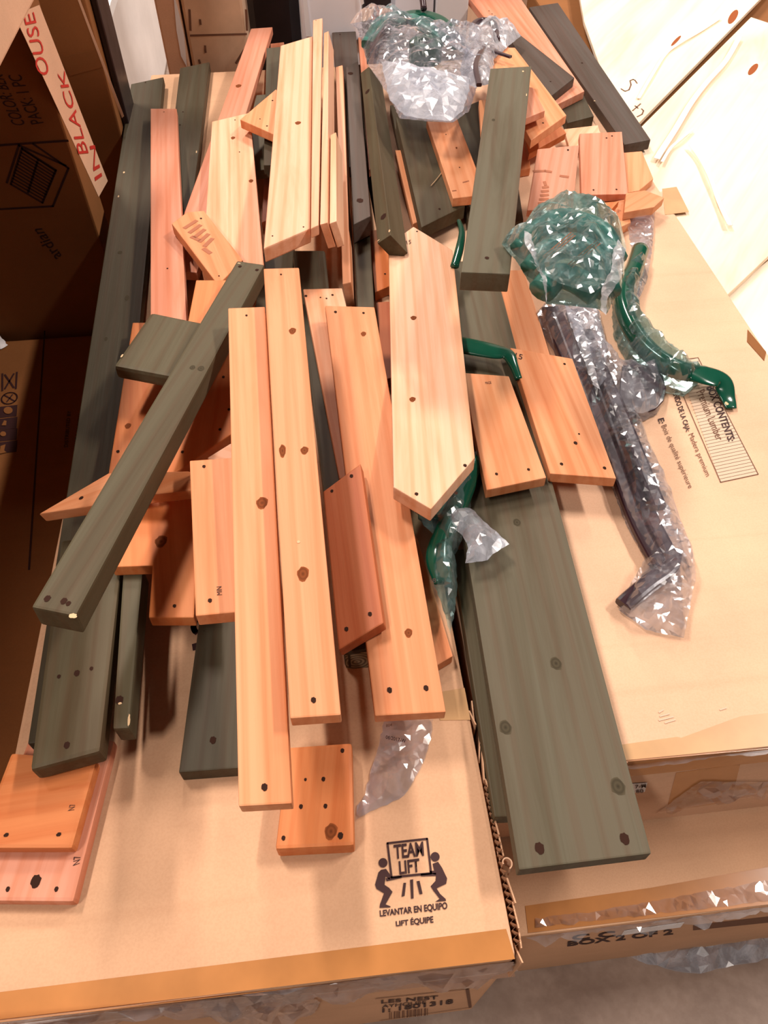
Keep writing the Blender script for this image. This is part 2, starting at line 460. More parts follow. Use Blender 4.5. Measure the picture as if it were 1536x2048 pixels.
# TEAM LIFT mark
ink = []
print_text('TEAM', [(787, 1690), (846, 1683), (848, 1712), (789, 1719)], top_l, 'ink', cl, 0.028)
print_text('LIFT', [(797, 1723), (838, 1717), (840, 1744), (799, 1750)], top_l, 'ink', cl, 0.028)
print_text('LEVANTAR EN EQUIPO', [(759, 1821), (894, 1804), (895, 1821), (760, 1836)], top_l, 'ink', cl, 0.03)
print_text('LIFT ÉQUIPE', [(791, 1840), (866, 1829), (867, 1848), (792, 1855)], top_l, 'ink', cl, 0.03)
polyline('printed_box_outline', [[(775, 1687), (854, 1678), (862, 1747), (783, 1755), (775, 1687)]], 0.0022, top_l, 'ink', cl)
polys('printed_lifter', [circle_pix(766, 1726, 9, 9.5),
      [(762, 1740), (772, 1738), (781, 1751), (779, 1760), (771, 1753), (769, 1770), (778, 1776), (785, 1784), (776, 1800), (771, 1809), (781, 1813), (781, 1815), (759, 1816), (760, 1809), (768, 1787), (753, 1778), (750, 1770), (757, 1745)],
      [(771, 1757), (803, 1752), (804, 1756), (773, 1763)]], top_l, 'ink', cl)
polys('printed_lifter', [circle_pix(870, 1714, 9, 9.5),
      [(865, 1728), (876, 1724), (884, 1736), (894, 1757), (892, 1768), (873, 1777), (880, 1788), (891, 1798), (892, 1802), (870, 1804), (879, 1798), (866, 1781), (861, 1773), (871, 1762), (872, 1750), (860, 1747), (859, 1742), (868, 1742)],
      [(841, 1748), (872, 1746), (872, 1752), (842, 1753)]], top_l, 'ink', cl)
polys('printed_stroke', [[(807, 1766), (812, 1766), (809, 1792), (803, 1794)], [(820, 1760), (826, 1759), (827, 1797), (822, 1798)], [(833, 1763), (839, 1762), (845, 1788), (839, 1789)]], top_l, 'ink', cl)
# large letters half hidden under the boards
polyline('printed_text', [circle_pix(396, 1253, 9, 13)[6:16]], 0.007, top_l, 'ink', cl)
polys('printed_text', [[(384, 1289), (400, 1284), (398, 1299), (386, 1302)]], top_l, 'ink', cl)
# front label, seen steeply
polyline('label_outline', [[(752, 1996), (934, 1977), (940, 2014), (760, 2040)]], 0.004, front_l, 'ink_faded', cl)
print_text('LES NEST', [(762, 1999), (876, 1990), (876, 1997), (762, 2006)], front_l, 'ink', cl, 0.02)
print_text('AYHOUSE', [(763, 2009), (852, 2000), (852, 2006), (763, 2015)], front_l, 'ink', cl, 0.01)
print_text('1: 1801318', [(764, 2016), (906, 1997), (906, 2006), (764, 2024)], front_l, 'ink', cl, 0.02)
bars = []
rb = random.Random(4)
x = 778.0
while x < 856:
    wd = rb.choice([1.2, 2.0, 3.2]); y0 = 2023 - (x - 778) * 0.10
    bars.append([(x, y0), (x + wd, y0 - .1 * wd), (x + wd, y0 + 14 - .1 * wd), (x, y0 + 14)]); x += wd + rb.choice([1.5, 2.5, 4.5])
polys('printed_barcode', bars, front_l, 'ink_faded', cl)
film('stretch_wrap', [(-80, 2052), (200, 2018), (420, 1992), (700, 1958), (1026, 1921), (1036, 1940), (700, 1979), (420, 2012), (-80, 2080)], front_l, 'wrap', cl, 0.006, 0.005, 0.011, 5, 0.001, False, 0.012, -0.003)
film('stretch_wrap', [(400, 1996), (470, 1990), (600, 1978), (640, 2000), (630, 2022), (420, 2030)], front_l, 'wrap', cl, 0.010, 0.006, 0.014, 6, 0.002, False, 0.02, -0.003)
# torn corrugated edge on the right side
def torn_edge(parent, seed):
    rng = random.Random(seed); bm = bmesh.new()
    y = LB['y0'] - 0.004
    while y < LB['y0'] + 0.26:
        l = rng.uniform(.014, .035); xx = LB['x1'] + rng.uniform(0.0005, .006); zt = rng.uniform(-.012, .003); zb = -rng.uniform(.06, .16)
        a, b = rng.uniform(-.003, .005), rng.uniform(-.003, .006)
        q = [(xx + a, y, zt), (xx + b, y + l, zt + rng.uniform(-.006, .003)), (xx + .003 + b, y + l * 1.1, zb), (xx + .002, y, zb + rng.uniform(-.02, .02))]
        vs = [bm.verts.new(p) for p in q] + [bm.verts.new((p[0] + .0016, p[1], p[2])) for p in q]
        for f in ((0, 1, 2, 3), (7, 6, 5, 4), (0, 4, 5, 1), (1, 5, 6, 2), (2, 6, 7, 3), (3, 7, 4, 0)): bm.faces.new([vs[i] for i in f])
        y += l * rng.uniform(.55, .95)
    # corrugated flute between the liners
    pr = None
    for i in range(46):
        yy = LB['y0'] + 0.01 + i * .0036; xx = LB['x1'] + .004 + (.003 if i % 2 else -.003)
        a = bm.verts.new((xx, yy, .0005)); b = bm.verts.new((xx, yy, -.05))
        if pr: bm.faces.new((pr[0], a, b, pr[1]))
        pr = (a, b)
    return link('torn_cardboard', bm_mesh('torn_cardboard', bm), 'card', parent)
torn_edge(cl, 3)
def curl(parent, y, r, seed):
    bm = bmesh.new(); k = 14; pr = None
    for i in range(k):
        a = -1.2 + 4.6 * i / (k - 1); rr = r * (1 - .03 * i)
        p = Vector((LB['x1'] + .008 + rr * math.cos(a), y + rr * math.sin(a), 0.004))
        va = bm.verts.new(p); vb = bm.verts.new(p + Vector((.002, 0, -.03)))
        if pr: bm.faces.new((pr[0], va, vb, pr[1]))
        pr = (va, vb)
    me = bm_mesh('torn_curl', bm); o = link('torn_curl', me, 'card_light', parent)
    so = o.modifiers.new('thick', 'SOLIDIFY'); so.thickness = .0014
    return o
curl(cl, 0.19, 0.007, 1); curl(cl, 0.265, 0.005, 2)

# ---------------------------------------------------------------- right-hand cartons
cr = box('long_carton', (RB['x0'], RB['y0'], -0.2655), (RB['x1'], RB['y1'], RB['z']), 'card_light', None, 0.005)
tag(cr, 'pale carton printed BOX CONTENTS, holding the bagged brackets', 'carton')
LR = dict(x0=0.170, x1=0.83, y0=0.160, y1=2.28, z=-0.272)
crl = box('long_carton', (LR['x0'], LR['y0'], FLOOR), (LR['x1'], LR['y1'], LR['z']), 'card', None, 0.005)
tag(crl, 'lower carton on the concrete printed BOX 2 OF 2', 'carton')
top_rl = flat(LR['z']); front_rl = Plane((0, -1, 0), -LR['y0'])
patch('packing_tape', [(1240, 1490), (1354, 1474), (1362, 1476), (1480, 1433), (1545, 1425), (1545, 1492), (1250, 1521)], top_r, 'tape_old', cr)
patch('packing_tape', [(1255, 1522), (1560, 1494), (1560, 1520), (1260, 1552)], front_r, 'tape', cr)
patch('packing_tape', [(1352, 1545), (1480, 1528), (1462, 1602), (1332, 1622)], front_r, 'tape', cr)
patch('packing_tape', [(1324, 378), (1353, 374), (1378, 424), (1330, 430)], top_r, 'tape_old', cr)
wl = patch('white_label', [(1262, 1566), (1294, 1564), (1289, 1582), (1262, 1584)], front_r, 'white_paper', cr, 0.0012)
print_text('7-M', [(1269, 1567), (1291, 1565), (1291, 1572), (1269, 1574)], front_r, 'ink', wl, 0.02, 0.0022)
print_text('60', [(1271, 1576), (1286, 1575), (1286, 1582), (1271, 1583)], front_r, 'ink', wl, 0.02, 0.0022)
film('stretch_wrap', [(1250, 1516), (1400, 1497), (1560, 1478), (1560, 1500), (1400, 1516), (1252, 1532)], front_r, 'wrap', cr, 0.004, 0.004, 0.011, 8, 0.001, False, 0.012, RB['z'] - 0.003)
film('stretch_wrap', [(1310, 1625), (1400, 1560), (1540, 1560), (1540, 1585), (1420, 1605)], front_r, 'wrap', cr, 0.006, 0.005, 0.014, 9, 0.002, False)
# smudged print and stains near the front of the lid
for st in ([(1318, 1425), (1326, 1420)], [(1320, 1433), (1338, 1428)], [(1318, 1441), (1346, 1434)], [(1330, 1446), (1350, 1440)], [(1440, 1420), (1452, 1416)]):
    polyline('smudge', [st], 0.0018, top_r, 'ink_pale', cr)
# BOX CONTENTS panel
pnl = patch('printed_panel', [(1352, 721), (1396, 716), (1516, 949), (1441, 965)], top_r, 'ink_pale', cr, 0.0004, 0.0003)
polyline('panel_outline', [[(1352, 721), (1396, 716), (1516, 949), (1441, 965), (1352, 760)]], 0.0014, top_r, 'ink_faded', pnl)
hat = []
for i in range(38):
    t = i / 38
    a = (1350 + t * (1441 - 1350), 726 + t * (965 - 726)); b = (1396 + t * (1516 - 1396), 716 + t * (949 - 716))
    hat.append([a, b])
polyline('panel_hatching', hat, 0.0006, top_r, 'ink_faded', pnl, 0.0007)
print_text('BOX CONTENTS:', [(1428, 770), (1471, 882), (1456, 884), (1412, 776)], top_r, 'ink', pnl, 0.02, 0.0012)
print_text('Premium Lumber', [(1408, 778), (1447, 878), (1433, 883), (1392, 786)], top_r, 'ink_faded', pnl, 0.0, 0.0012)
print_text('CONTENIDO DE LA CAJA:', [(1347, 757), (1381, 862), (1369, 866), (1333, 766)], top_r, 'ink', cr, 0.02, 0.0012)
print_text('Madera premium', [(1386, 866), (1421, 950), (1409, 956), (1373, 872)], top_r, 'ink_faded', cr, 0.0, 0.0012)
print_text('E:', [(1327, 836), (1330, 847), (1318, 848), (1315, 839)], top_r, 'ink', cr, 0.02, 0.0012)
print_text('Bois de qualité supérieure', [(1332, 849), (1386, 974), (1374, 980), (1319, 854)], top_r, 'ink_faded', cr, 0.0, 0.0012)
# black leaf-like print half hidden by the bags
polys('printed_emblem', [[(1148, 462), (1174, 440), (1190, 436), (1168, 455)], [(1160, 462), (1186, 449), (1202, 450), (1176, 463)], [(1170, 466), (1196, 459), (1208, 464), (1180, 470)], [(1140, 440), (1160, 434), (1186, 438), (1158, 446)]], top_r, 'ink', cr)
# torn flap at the right edge of the lid
patch('torn_patch', [(1495, 660), (1532, 705), (1528, 722), (1494, 684)], top_r, 'card_dark', cr, 0.0012, 0.001)
# lower carton print
patch('packing_tape', [(1050, 1812), (1300, 1776), (1560, 1730), (1560, 1806), (1056, 1866)], top_rl, 'tape', crl)
patch('packing_tape', [(975, 1600), (1020, 1596), (1020, 1636), (980, 1640)], front_r, 'tape', cr)
print_text('C C', [(1143, 1870), (1230, 1861), (1231, 1872), (1144, 1880)], front_rl, 'ink', crl, 0.03)
print_text('BOX 2 OF 2', [(1135, 1882), (1346, 1857), (1346, 1868), (1134, 1892)], front_rl, 'ink', crl, 0.03)
patch('white_label', [(1248, 1860), (1368, 1843), (1360, 1853), (1242, 1869)], front_rl, 'white_paper', crl, 0.0012)
patch('printed_bar', [(1386, 1850), (1560, 1830), (1560, 1842), (1386, 1860)], front_rl, 'ink_faded', crl)
film('stretch_wrap', [(1062, 1858), (1300, 1828), (1560, 1794), (1560, 1812), (1300, 1845), (1064, 1870)], front_rl, 'wrap', crl, 0.005, 0.005, 0.012, 12, 0.001, False, 0.012, LR['z'] - 0.003)
film('stretch_wrap', [(1070, 1836), (1200, 1822), (1380, 1790), (1560, 1755), (1560, 1800), (1300, 1830), (1070, 1856)], top_rl, 'wrap', crl, 0.003, 0.003, 0.012, 13, 0.002, False)
# loose sheet of film trailing on the floor in front of that carton
fs = film('plastic_sheet', [(1236, 1902), (1330, 1886), (1440, 1866), (1560, 1850), (1620, 1880), (1540, 1917), (1450, 1936), (1400, 1948), (1330, 1938), (1275, 1922)], flat(FLOOR), 'film_milky', None, 0.04, 0.012, 0.02, 15, 0.004, True, 0.05)
tag(fs, 'crumpled clear film lying on the concrete beside the lower carton', 'plastic film')

# ---------------------------------------------------------------- cartons standing in the dark on the left
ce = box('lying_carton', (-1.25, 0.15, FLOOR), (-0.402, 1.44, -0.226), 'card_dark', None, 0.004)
tag(ce, 'carton with pictograms on its lid, coloured dark for shade, low beside the lumber carton', 'carton')
top_e = flat(-0.226)
patch('lid_seam', [(88, 662), (91, 662), (60, 1140), (56, 1140)], top_e, 'ink', ce)
def icon(k, y):
    patch('pictogram', [(-8, y), (35, y - 5), (33, y + 18), (-8, y + 22)], top_e, 'ink', ce)
icon(0, 815); icon(1, 839); icon(2, 862); icon(3, 886)
for st in (circle_pix(17, 822, 9, 7), [(4, 852), (9, 842), (14, 843), (13, 852)], circle_pix(7, 869, 6, 5), [(2, 893), (12, 890), (9, 902), (14, 906), (0, 909)]):
    polys('pictogram_mark', [st], top_e, 'card_dark', ce, 0.002)
polyline('pictogram_ring', [circle_pix(19, 797, 16, 11, 24, -.3) + [circle_pix(19, 797, 16, 11, 24, -.3)[0]], [(8, 790), (30, 803)], [(14, 804), (25, 790)]], 0.003, top_e, 'ink', ce)
for st in ([(5, 748), (5, 782)], [(10, 750), (28, 776)], [(28, 748), (10, 778)], [(34, 745), (32, 778)]):
    polyline('pictogram_mark', [st], 0.004, top_e, 'ink', ce)
print_text('MADE IN CHINA', [(148, 893), (158, 826), (165, 826), (156, 893)], top_e, 'ink', ce, 0.02)
print_text('DISTRIBUTED BY', [(128, 895), (135, 822), (142, 822), (136, 895)], top_e, 'ink', ce, 0.01)
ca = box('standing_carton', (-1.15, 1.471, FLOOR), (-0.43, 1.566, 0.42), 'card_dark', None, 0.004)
tag(ca, 'narrow standing carton with red print down an edge painted as lit', 'carton')
fa = Plane((0, -1, 0), -1.471); sa = Plane((1, 0, 0), -0.43)
patch('lit_side_patch', [(28, 30), (78, 10), (215, 362), (197, 394)], sa, 'card_light', ca)  # paler patch paints the light falling on the side face
print_text('OUSE', [(74, 150), (44, 30), (66, 24), (99, 150)], sa, 'ink_red', ca, 0.0, 0.0016)
print_text('BLACK', [(155, 308), (112, 142), (127, 140), (176, 306)], sa, 'ink_red', ca, 0.0, 0.0016)
print_text('IN', [(189, 362), (178, 292), (188, 290), (203, 352)], sa, 'ink_red', ca, 0.0, 0.0016)
print_text('PACK: 1 PC', [(63, 249), (15, 150), (42, 149), (88, 245)], fa, 'ink', ca, 0.004)
print_text('COLOR: BLK', [(25, 250), (-22, 145), (5, 148), (52, 250)], fa, 'ink', ca, 0.004)
polyline('printed_drawing', [[(0, 290), (136, 281)], [(38, 290), (132, 331)], [(66, 287), (137, 336), (106, 412), (0, 418)], [(38, 290), (14, 365)], [(44, 296), (22, 368), (85, 405), (112, 340), (44, 296)], [(76, 320), (56, 385)]], 0.004, fa, 'ink', ca)
sl = []
for i in range(12):
    t = i / 12
    sl.append([(44 - 22 * t, 298 + 70 * t), (112 - 27 * t, 342 + 62 * t)])
polyline('printed_drawing', sl, 0.003, fa, 'ink', ca)
print_text('ardian', [(107, 524), (60, 458), (84, 456), (124, 510)], fa, 'ink', ca, 0.01)
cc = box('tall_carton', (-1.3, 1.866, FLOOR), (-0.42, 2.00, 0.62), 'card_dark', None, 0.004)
tag(cc, 'tall brown carton standing behind the red-printed carton', 'carton')
fc = Plane((0, -1, 0), -1.866)
patch('packing_tape', [(120, 116), (190, 98), (206, 134), (140, 152)], fc, 'card_dark', cc)
patch('raw_edge', [(152, -10), (157, -10), (248, 232), (244, 236)], fc, 'card_light', cc)
cd = box('flat_carton', (-1.3, 0.50, 0.42), (-0.408, 1.60, 0.50), 'card_light', None, 0.004)
tag(cd, 'pale flat carton lying across the top of the red-printed carton', 'carton')
pp = film('paper_scrap', [(-20, 668), (0, 672), (17, 692), (4, 700), (-20, 704)], top_e, 'white_paper', None, 0.02, 0.003, 0.012, 21, 0.003, True)
tag(pp, 'crumpled white paper scrap on the pictogram carton', 'paper')

# unseen carton stack, added left of the frame to keep this side dark
for i, lab in enumerate(('bottom carton of the unseen stack added to shade the pictogram carton', 'middle carton of the unseen stack added to shade the pictogram carton', 'top carton of the unseen stack added to shade the pictogram carton')):
    k = box('shading_carton', (-2.2, -0.7, FLOOR + i * 1.02), (-1.36, 1.9, FLOOR + (i + 1) * 1.02 - .001), 'card', None, 0.006)
    tag(k, lab, 'carton')
# ---------------------------------------------------------------- goods behind the far end of the cartons
def vbox(name, px0, px1, yfront, depth, ztop, mat, bevel=0.006, zbot=FLOOR):
    P = Plane((0, -1, 0), -yfront)
    a = P.hit(px0, 90)[0]; b = P.hit(px1, 90)[0]
    return box(name, (a, yfront, zbot), (b, yfront + depth, ztop), mat, None, bevel), P
o = box('wrapped_pallet', (-1.9, 2.36, FLOOR), (-0.60, 4.6, -0.06), 'white_wrap', None, 0.03); P = flat(-0.06)
tag(o, 'white film-wrapped load behind the far end of the TEAM LIFT carton', 'wrapped load')
o, P = vbox('upright_carton', 326, 373, 2.34, 0.25, 0.62, 'card_light')
tag(o, 'slim pale carton with a white paper label standing upright', 'carton')
patch('white_label', [(346, -20), (356, 18), (368, 70), (374, 134), (362, 112), (353, 60)], P, 'white_paper', o, 0.001)
o, P = vbox('crate', 377, 496, 2.34, 0.26, 0.58, plain('stained_pale_wood', (0.62, 0.42, 0.28), 0.7, 0.2, var=0.2, scale=9), 0.008)
tag(o, 'stained pale wooden crate with a dark joint across its side', 'crate')
patch('joint', [(380, 69), (494, 66), (494, 70), (380, 73)], P, 'ink_faded', o)
for st in ([(379, 20), (381, 60)], [(492, 20), (494, 60)], [(488, 100), (472, 126)], [(400, 40), (401, 48)], [(410, 92), (411, 104)], [(398, 120), (400, 126)]):
    polyline('stain', [st], 0.006, P, 'ink_faded', o)
o, P = vbox('black_sack', 485, 616, 2.72, 0.3, 0.60, 'black_plastic', 0.05)
tag(o, 'black crinkled plastic sack between the crate and the white bin', 'sack')
o, P = vbox('white_bin', 606, 726, 2.44, 0.24, 0.60, 'white_plastic', 0.02)
tag(o, 'milky white plastic bin behind the upright pale boards', 'bin')
patch('bin_rim', [(604, -20), (612, -20), (622, 72), (612, 72)], P, 'white_paper', o, 0.004, 0.004)
patch('bin_rim', [(716, -20), (724, -20), (728, 6), (722, 10)], P, 'white_paper', o, 0.004, 0.004)
o, P = vbox('white_box', 790, 864, 2.62, 0.12, 0.60, 'white_plastic', 0.004)
tag(o, 'bluish white box behind the bagged green brackets', 'box')
o, P = vbox('white_box', 870, 931, 2.60, 0.12, 0.60, 'white_paper', 0.004)
tag(o, 'bright white box beside the bluish one', 'box')
o, P = vbox('black_bin', 726, 790, 2.80, 0.2, 0.60, 'black_plastic', 0.01)
tag(o, 'dark plastic bin beyond the white bin', 'bin')
o, P = vbox('low_carton', 960, 1120, 3.15, 0.3, 0.30, 'card_light', 0.006)
tag(o, 'pale carton standing beyond the long green board', 'carton')

# ---------------------------------------------------------------- plywood on the right
cp = box('storage_crate', (0.84, 0.45, FLOOR), (2.6, 3.0, -0.054), 'card_dark', None, 0.006)
tag(cp, 'large dark base crate under the plywood sheets', 'crate')
def sheet(pix, z, label, rot):
    pl = flat(z); pts = [Vector(pl.hit(*p)) for p in pix]
    for p in pts:
        if p.x < 0.90: p.x = 0.793
    o = prism('plywood_sheet', pts, (0, 0, 1), 0.012, 'plywood', rot, None, 0.001, 1)
    o.color = (1, 1, 1, 1)
    return tag(o, label, 'plywood'), pl
gd = Vector(flat(0).hit(1520, 0)) - Vector(flat(0).hit(1292, 272))
s3, p3 = sheet([(1481, 592), (1600, 470), (1750, 640), (1600, 770), (1556, 735)], -0.034, 'lower plywood sheet showing past the edge of the one above it', gd)
s2, p2 = sheet([(1297, 281), (1502, 34), (1760, 120), (1560, 490), (1477, 588), (1387, 428)], -0.016, 'plywood sheet with white strapping and one dark knot', gd)
s1, p1 = sheet([(1296, 272), (1168, 42), (1150, -60), (1330, -150), (1640, -140), (1524, -6)], -0.012, 'plywood sheet with handwritten marks beside the long green board', gd)
polyline('handwriting', [[(1242, 178), (1250, 183), (1258, 180), (1262, 170), (1260, 162), (1266, 159), (1270, 161), (1274, 167)], [(1265, 222), (1281, 208)], [(1270, 212), (1276, 217)], [(1274, 234), (1284, 229), (1287, 222), (1283, 218)]], 0.0035, p1, 'ink_faded', s1)
polys('knot', [circle_pix(1466, 34, 16, 7, 18, -1.0), circle_pix(1352, 82, 14, 3, 14, -.8)], p1, M['knot'], s1)
polys('knot', [circle_pix(1506, 139, 14, 6, 18, -.85)], p2, M['knot'], s2)
DP = box('added_dark_panel', (-0.418, 1.905, FLOOR), (-0.404, 2.02, 0.70), 'black_plastic', None, 0.003)  # black panel added to darken the tall carton's side
tag(DP, 'thin black panel added for the dark band beside the tall brown carton', 'panel')
# loose white strapping and film strips on the sheets
def strip(pixpath, width, z, label, mat, seed):
    pl = flat(z); P = [pl.hit(*p) + np.array([0, 0, 0.004 + .004 * abs(math.sin(i * 1.7 + seed))]) for i, p in enumerate(pixpath)]
    o = sweep('strapping', P, [(width / 2, 0.0007)] * len(P), mat, None, 6, 8)
    return tag(o, label, 'strapping')
strip([(1380, 296), (1400, 322), (1418, 360), (1438, 410), (1458, 458)], 0.012, -0.012, 'short straight white strap lying on the knotted plywood sheet', 'strap', 1)
strip([(1478, 78), (1450, 126), (1410, 172), (1380, 212), (1350, 262), (1322, 306), (1312, 322)], 0.016, -0.012, 'long white film strip along the joint of the plywood', 'strap', 2)
strip([(1384, 262), (1360, 284), (1340, 300), (1322, 330)], 0.008, -0.012, 'thin curled white strap end beside the plywood joint', 'strap', 3)
strip([(1440, 40), (1400, 66), (1360, 90), (1330, 112), (1300, 160), (1276, 200)], 0.010, -0.012, 'thin white strip across the handwritten plywood sheet', 'strap', 4)
# ================================================================ the heap of lumber
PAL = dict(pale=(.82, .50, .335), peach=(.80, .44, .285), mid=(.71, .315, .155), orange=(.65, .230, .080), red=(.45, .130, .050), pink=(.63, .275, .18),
           g=(.093, .078, .046), gd=(.072, .061, .039), gp=(.086, .068, .058), gl=(.112, .100, .067))
# height map of what the boards rest on, so each one lies on those below it
RES = 0.006
GX = np.arange(-1.3, 1.7, RES); GY = np.arange(-0.1, 3.0, RES)
XX, YY = np.meshgrid(GX, GY); HM = np.full(XX.shape, FLOOR)
def hm_rect(x0, x1, y0, y1, z):
    m = (XX >= x0) & (XX <= x1) & (YY >= y0) & (YY <= y1); HM[m] = np.maximum(HM[m], z)
hm_rect(LB['x0'], LB['x1'], LB['y0'], LB['y1'], 0.0); hm_rect(RB['x0'], RB['x1'], RB['y0'], RB['y1'], RB['z'])
hm_rect(LB['x1'], RB['x0'], 0.2, 2.25, -0.03); hm_rect(-1.2, -0.40, 0.15, 1.44, -0.226); hm_rect(0.80, 1.7, 0.5, 3.0, -0.012)
def settle(pix, t, roll=0.0, smax=0.22, gap=0.0006, free=None, axis=None, zz=None):
    """lay a slab outlined by photo points on the heap: tilt along its length so that its centre comes lowest"""
    b0 = np.array([flat(0.04).hit(*p)[:2] for p in pix]); c = b0.mean(0)
    if axis is None:
        q = b0 - c; ev, evec = np.linalg.eigh(q.T @ q); ax = evec[:, 1]
    else:
        ax = b0[axis[1]] - b0[axis[0]]; ax = ax / np.linalg.norm(ax)
    if ax[1] < 0: ax = -ax
    lat = np.array([ax[1], -ax[0]])
    L = np.ptp((b0 - c) @ ax)
    def solve(s):
        g = ax * s + lat * roll; z = -0.03; k = t * math.sqrt(1 + s * s + roll * roll)
        for _ in range(60):
            pl = height_plane(z, g, c); P = np.array([pl.hit(*p) for p in pix])
            i0, i1 = np.searchsorted(GX, [P[:, 0].min(), P[:, 0].max()]); j0, j1 = np.searchsorted(GY, [P[:, 1].min(), P[:, 1].max()])
            sx, sy = XX[j0:j1 + 1, i0:i1 + 1], YY[j0:j1 + 1, i0:i1 + 1]
            Q = P[:, :2]; qc = Q.mean(0); e = np.maximum(np.ptp((Q - qc) @ lat), .02); f = max(.4, 1 - .003 / e)
            Q = qc + (Q - qc) @ np.outer(ax, ax) * .996 + (Q - qc) @ np.outer(lat, lat) * f
            m = inside(Q, sx, sy)
            if not m.any(): return z, pl, P, None
            T = z + (sx - c[0]) * g[0] + (sy - c[1]) * g[1]
            pen = (HM[j0:j1 + 1, i0:i1 + 1] - (T - k))[m].max() + gap
            if pen < 1e-4: break
            z += pen
        return z, pl, P, (slice(j0, j1 + 1), slice(i0, i1 + 1), m, T)
    if zz is not None:
        u = (b0 - c) @ ax; s = (zz[0] - zz[1]) / (u.max() - u.min()); z = zz[1] - s * u.min()
        g = ax * s + lat * roll; pl = height_plane(z, g, c); P = np.array([pl.hit(*p) for p in pix])
        m = inside(P, XX, YY); T = z + (XX - c[0]) * g[0] + (YY - c[1]) * g[1]
        return pl, P, (slice(None), slice(None), m, T), ax
    best = None
    if free is not None: cand = [free]
    else:
        sm = min(smax, 0.16 / max(L, .05)); cand = np.linspace(-sm, sm, 25)
    for s in cand:
        r = solve(s)
        sc = r[0] + 0.002 * abs(s)
        if best is None or sc < best[0]: best = (sc, r, s)
    z, pl, P, up = best[1]
    return pl, P, up, ax
def commit(up):
    if up is None: return
    js, is_, m, T = up
    sub = HM[js, is_]; sub[m] = np.maximum(sub[m], T[m])
DISC = None
def disc_mesh():
    bm = bmesh.new(); bmesh.ops.create_circle(bm, cap_ends=True, segments=14, radius=1.0)
    r = random.Random(len(bpy.data.meshes))
    for v in bm.verts: v.co *= r.uniform(.82, 1.12)
    me = bm_mesh('disc', bm); return me
HOLE_ME = disc_mesh(); HOLE_ME.materials.append(M['hole'])
KNOT_ME = disc_mesh(); KNOT_ME.materials.append(M['knot'])
KNOT_GREEN = disc_mesh(); KNOT_GREEN.materials.append(M['knot_green'])
CHIP_ME = disc_mesh(); CHIP_ME.materials.append(M['chip'])
def spot(name, me, px, py, plane, rx, ry, parent, lift=0.0004, ax=None):
    p = Vector(plane.hit(px, py) + plane.n * lift)
    mw = frame(p, ax if ax is not None else (0, 1, 0), plane.n) @ Matrix.Diagonal((rx, ry, 1, 1))
    return link(name, me, None, parent, mw)
BOARD = {}
def board(key, col, t, pix, label, roll=0.0, holes=(), knots=(), chips=(), marks=(), name=None, bevel=0.0018, free=None, group=None, smax=0.22, axis=None, hr=0.0026, rest=True, zz=None):
    kind = 'green' if col.startswith('g') else 'cedar'
    pl, P, up, ax = settle(pix, t, roll, smax, free=free, axis=axis, zz=zz)
    if rest: commit(up)
    a3 = Vector((ax[0], ax[1], 0))
    o = prism(name or ('green_board' if kind == 'green' else 'cedar_board'), P, pl.n, t, kind, a3, None, bevel)
    rr = random.Random(key); f = 1 + rr.uniform(-.06, .06)
    o.color = (*[c * f for c in PAL[col]], 1)
    tag(o, label, 'board', group)
    for h in holes: spot('screw_hole', HOLE_ME, h[0], h[1], pl, (h[2] if len(h) > 2 else hr), (h[2] if len(h) > 2 else hr) * .8, o, ax=a3)
    for k in knots: spot('knot', KNOT_ME if kind == 'cedar' else KNOT_GREEN, k[0], k[1], pl, k[2], k[2] * (k[3] if len(k) > 3 else .8), o, 0.0003, a3)
    for k in chips: spot('chipped_edge', CHIP_ME, k[0], k[1], pl, k[3] * .7, k[2] * .7, o, 0.0005, a3)
    for s, q in marks: print_text(s, q, pl, 'ink', o, 0.0, 0.0006, 'stamped_mark')
    BOARD[key] = (o, pl)
    return o

# ---- first layer, straight on the cartons
board('BL1', 'pink', .018, [(-70, 1802), (147, 1804), (229, 1480), (60, 1470)], 'cedar board with a large bolt hole at its end, lowest at the carton edge', holes=[(72, 1762, .0065), (16, 1778), (113, 1778)], marks=[('N7', [(146, 1732), (148, 1714), (162, 1711), (160, 1727)])], bevel=.004)
board('BL2', 'orange', .018, [(-52, 1697), (144, 1697), (194, 1520), (22, 1505)], 'cedar board lying on the bolt-holed board under thick green ends', holes=[(13, 1670), (118, 1669)], marks=[('N7', [(136, 1622), (140, 1610), (152, 1607), (149, 1620)])], bevel=.004)
board('BM', 'orange', .030, [(575, 1494), (704, 1485), (709, 1691), (550, 1699)], 'short thick cedar block with a dark knot on bare cardboard', holes=[(685, 1501), (611, 1559, .0018), (647, 1558), (602, 1613), (651, 1612), (567, 1676), (681, 1671, .0036)], knots=[(662, 1663, .0085)], name='cedar_block', bevel=.004)
board('B1', 'gd', .022, [(262, 168), (327, 154), (200, 1467), (55, 1488)], 'very long dark green board along the TEAM LIFT carton\'s shadowed edge', holes=[(291, 165)], knots=[(240, 505, .006), (254, 596, .009, .5), (212, 678, .006, .5)], chips=[(248, 345, .003, .006), (237, 393, .002, .006)])
board('G10', 'gd', .026, [(424, 1050), (530, 1045), (505, 1534), (357, 1545)], 'dark green board end flat on the lid under the long cedar pair', holes=[(426, 1480, .0045)], knots=[(408, 1262, .002)])
board('B2b', 'g', .034, [(246, 1140), (286, 1136), (258, 1456), (225, 1458)], 'narrow green batten with a splintered hole beside the thick round-edged green board', holes=[(239, 1400, .0055)], chips=[(258, 1440, .002, .010), (240, 1407, .003, .002)], name='green_batten', bevel=.003)
board('B2', 'g', .030, [(122, 1080), (250, 1068), (200, 1503), (59, 1541)], 'thick green board with rounded edges and three small holes in a row', holes=[(118, 1353), (154, 1346, .004), (183, 1337), (134, 1490, .004)], bevel=.005)
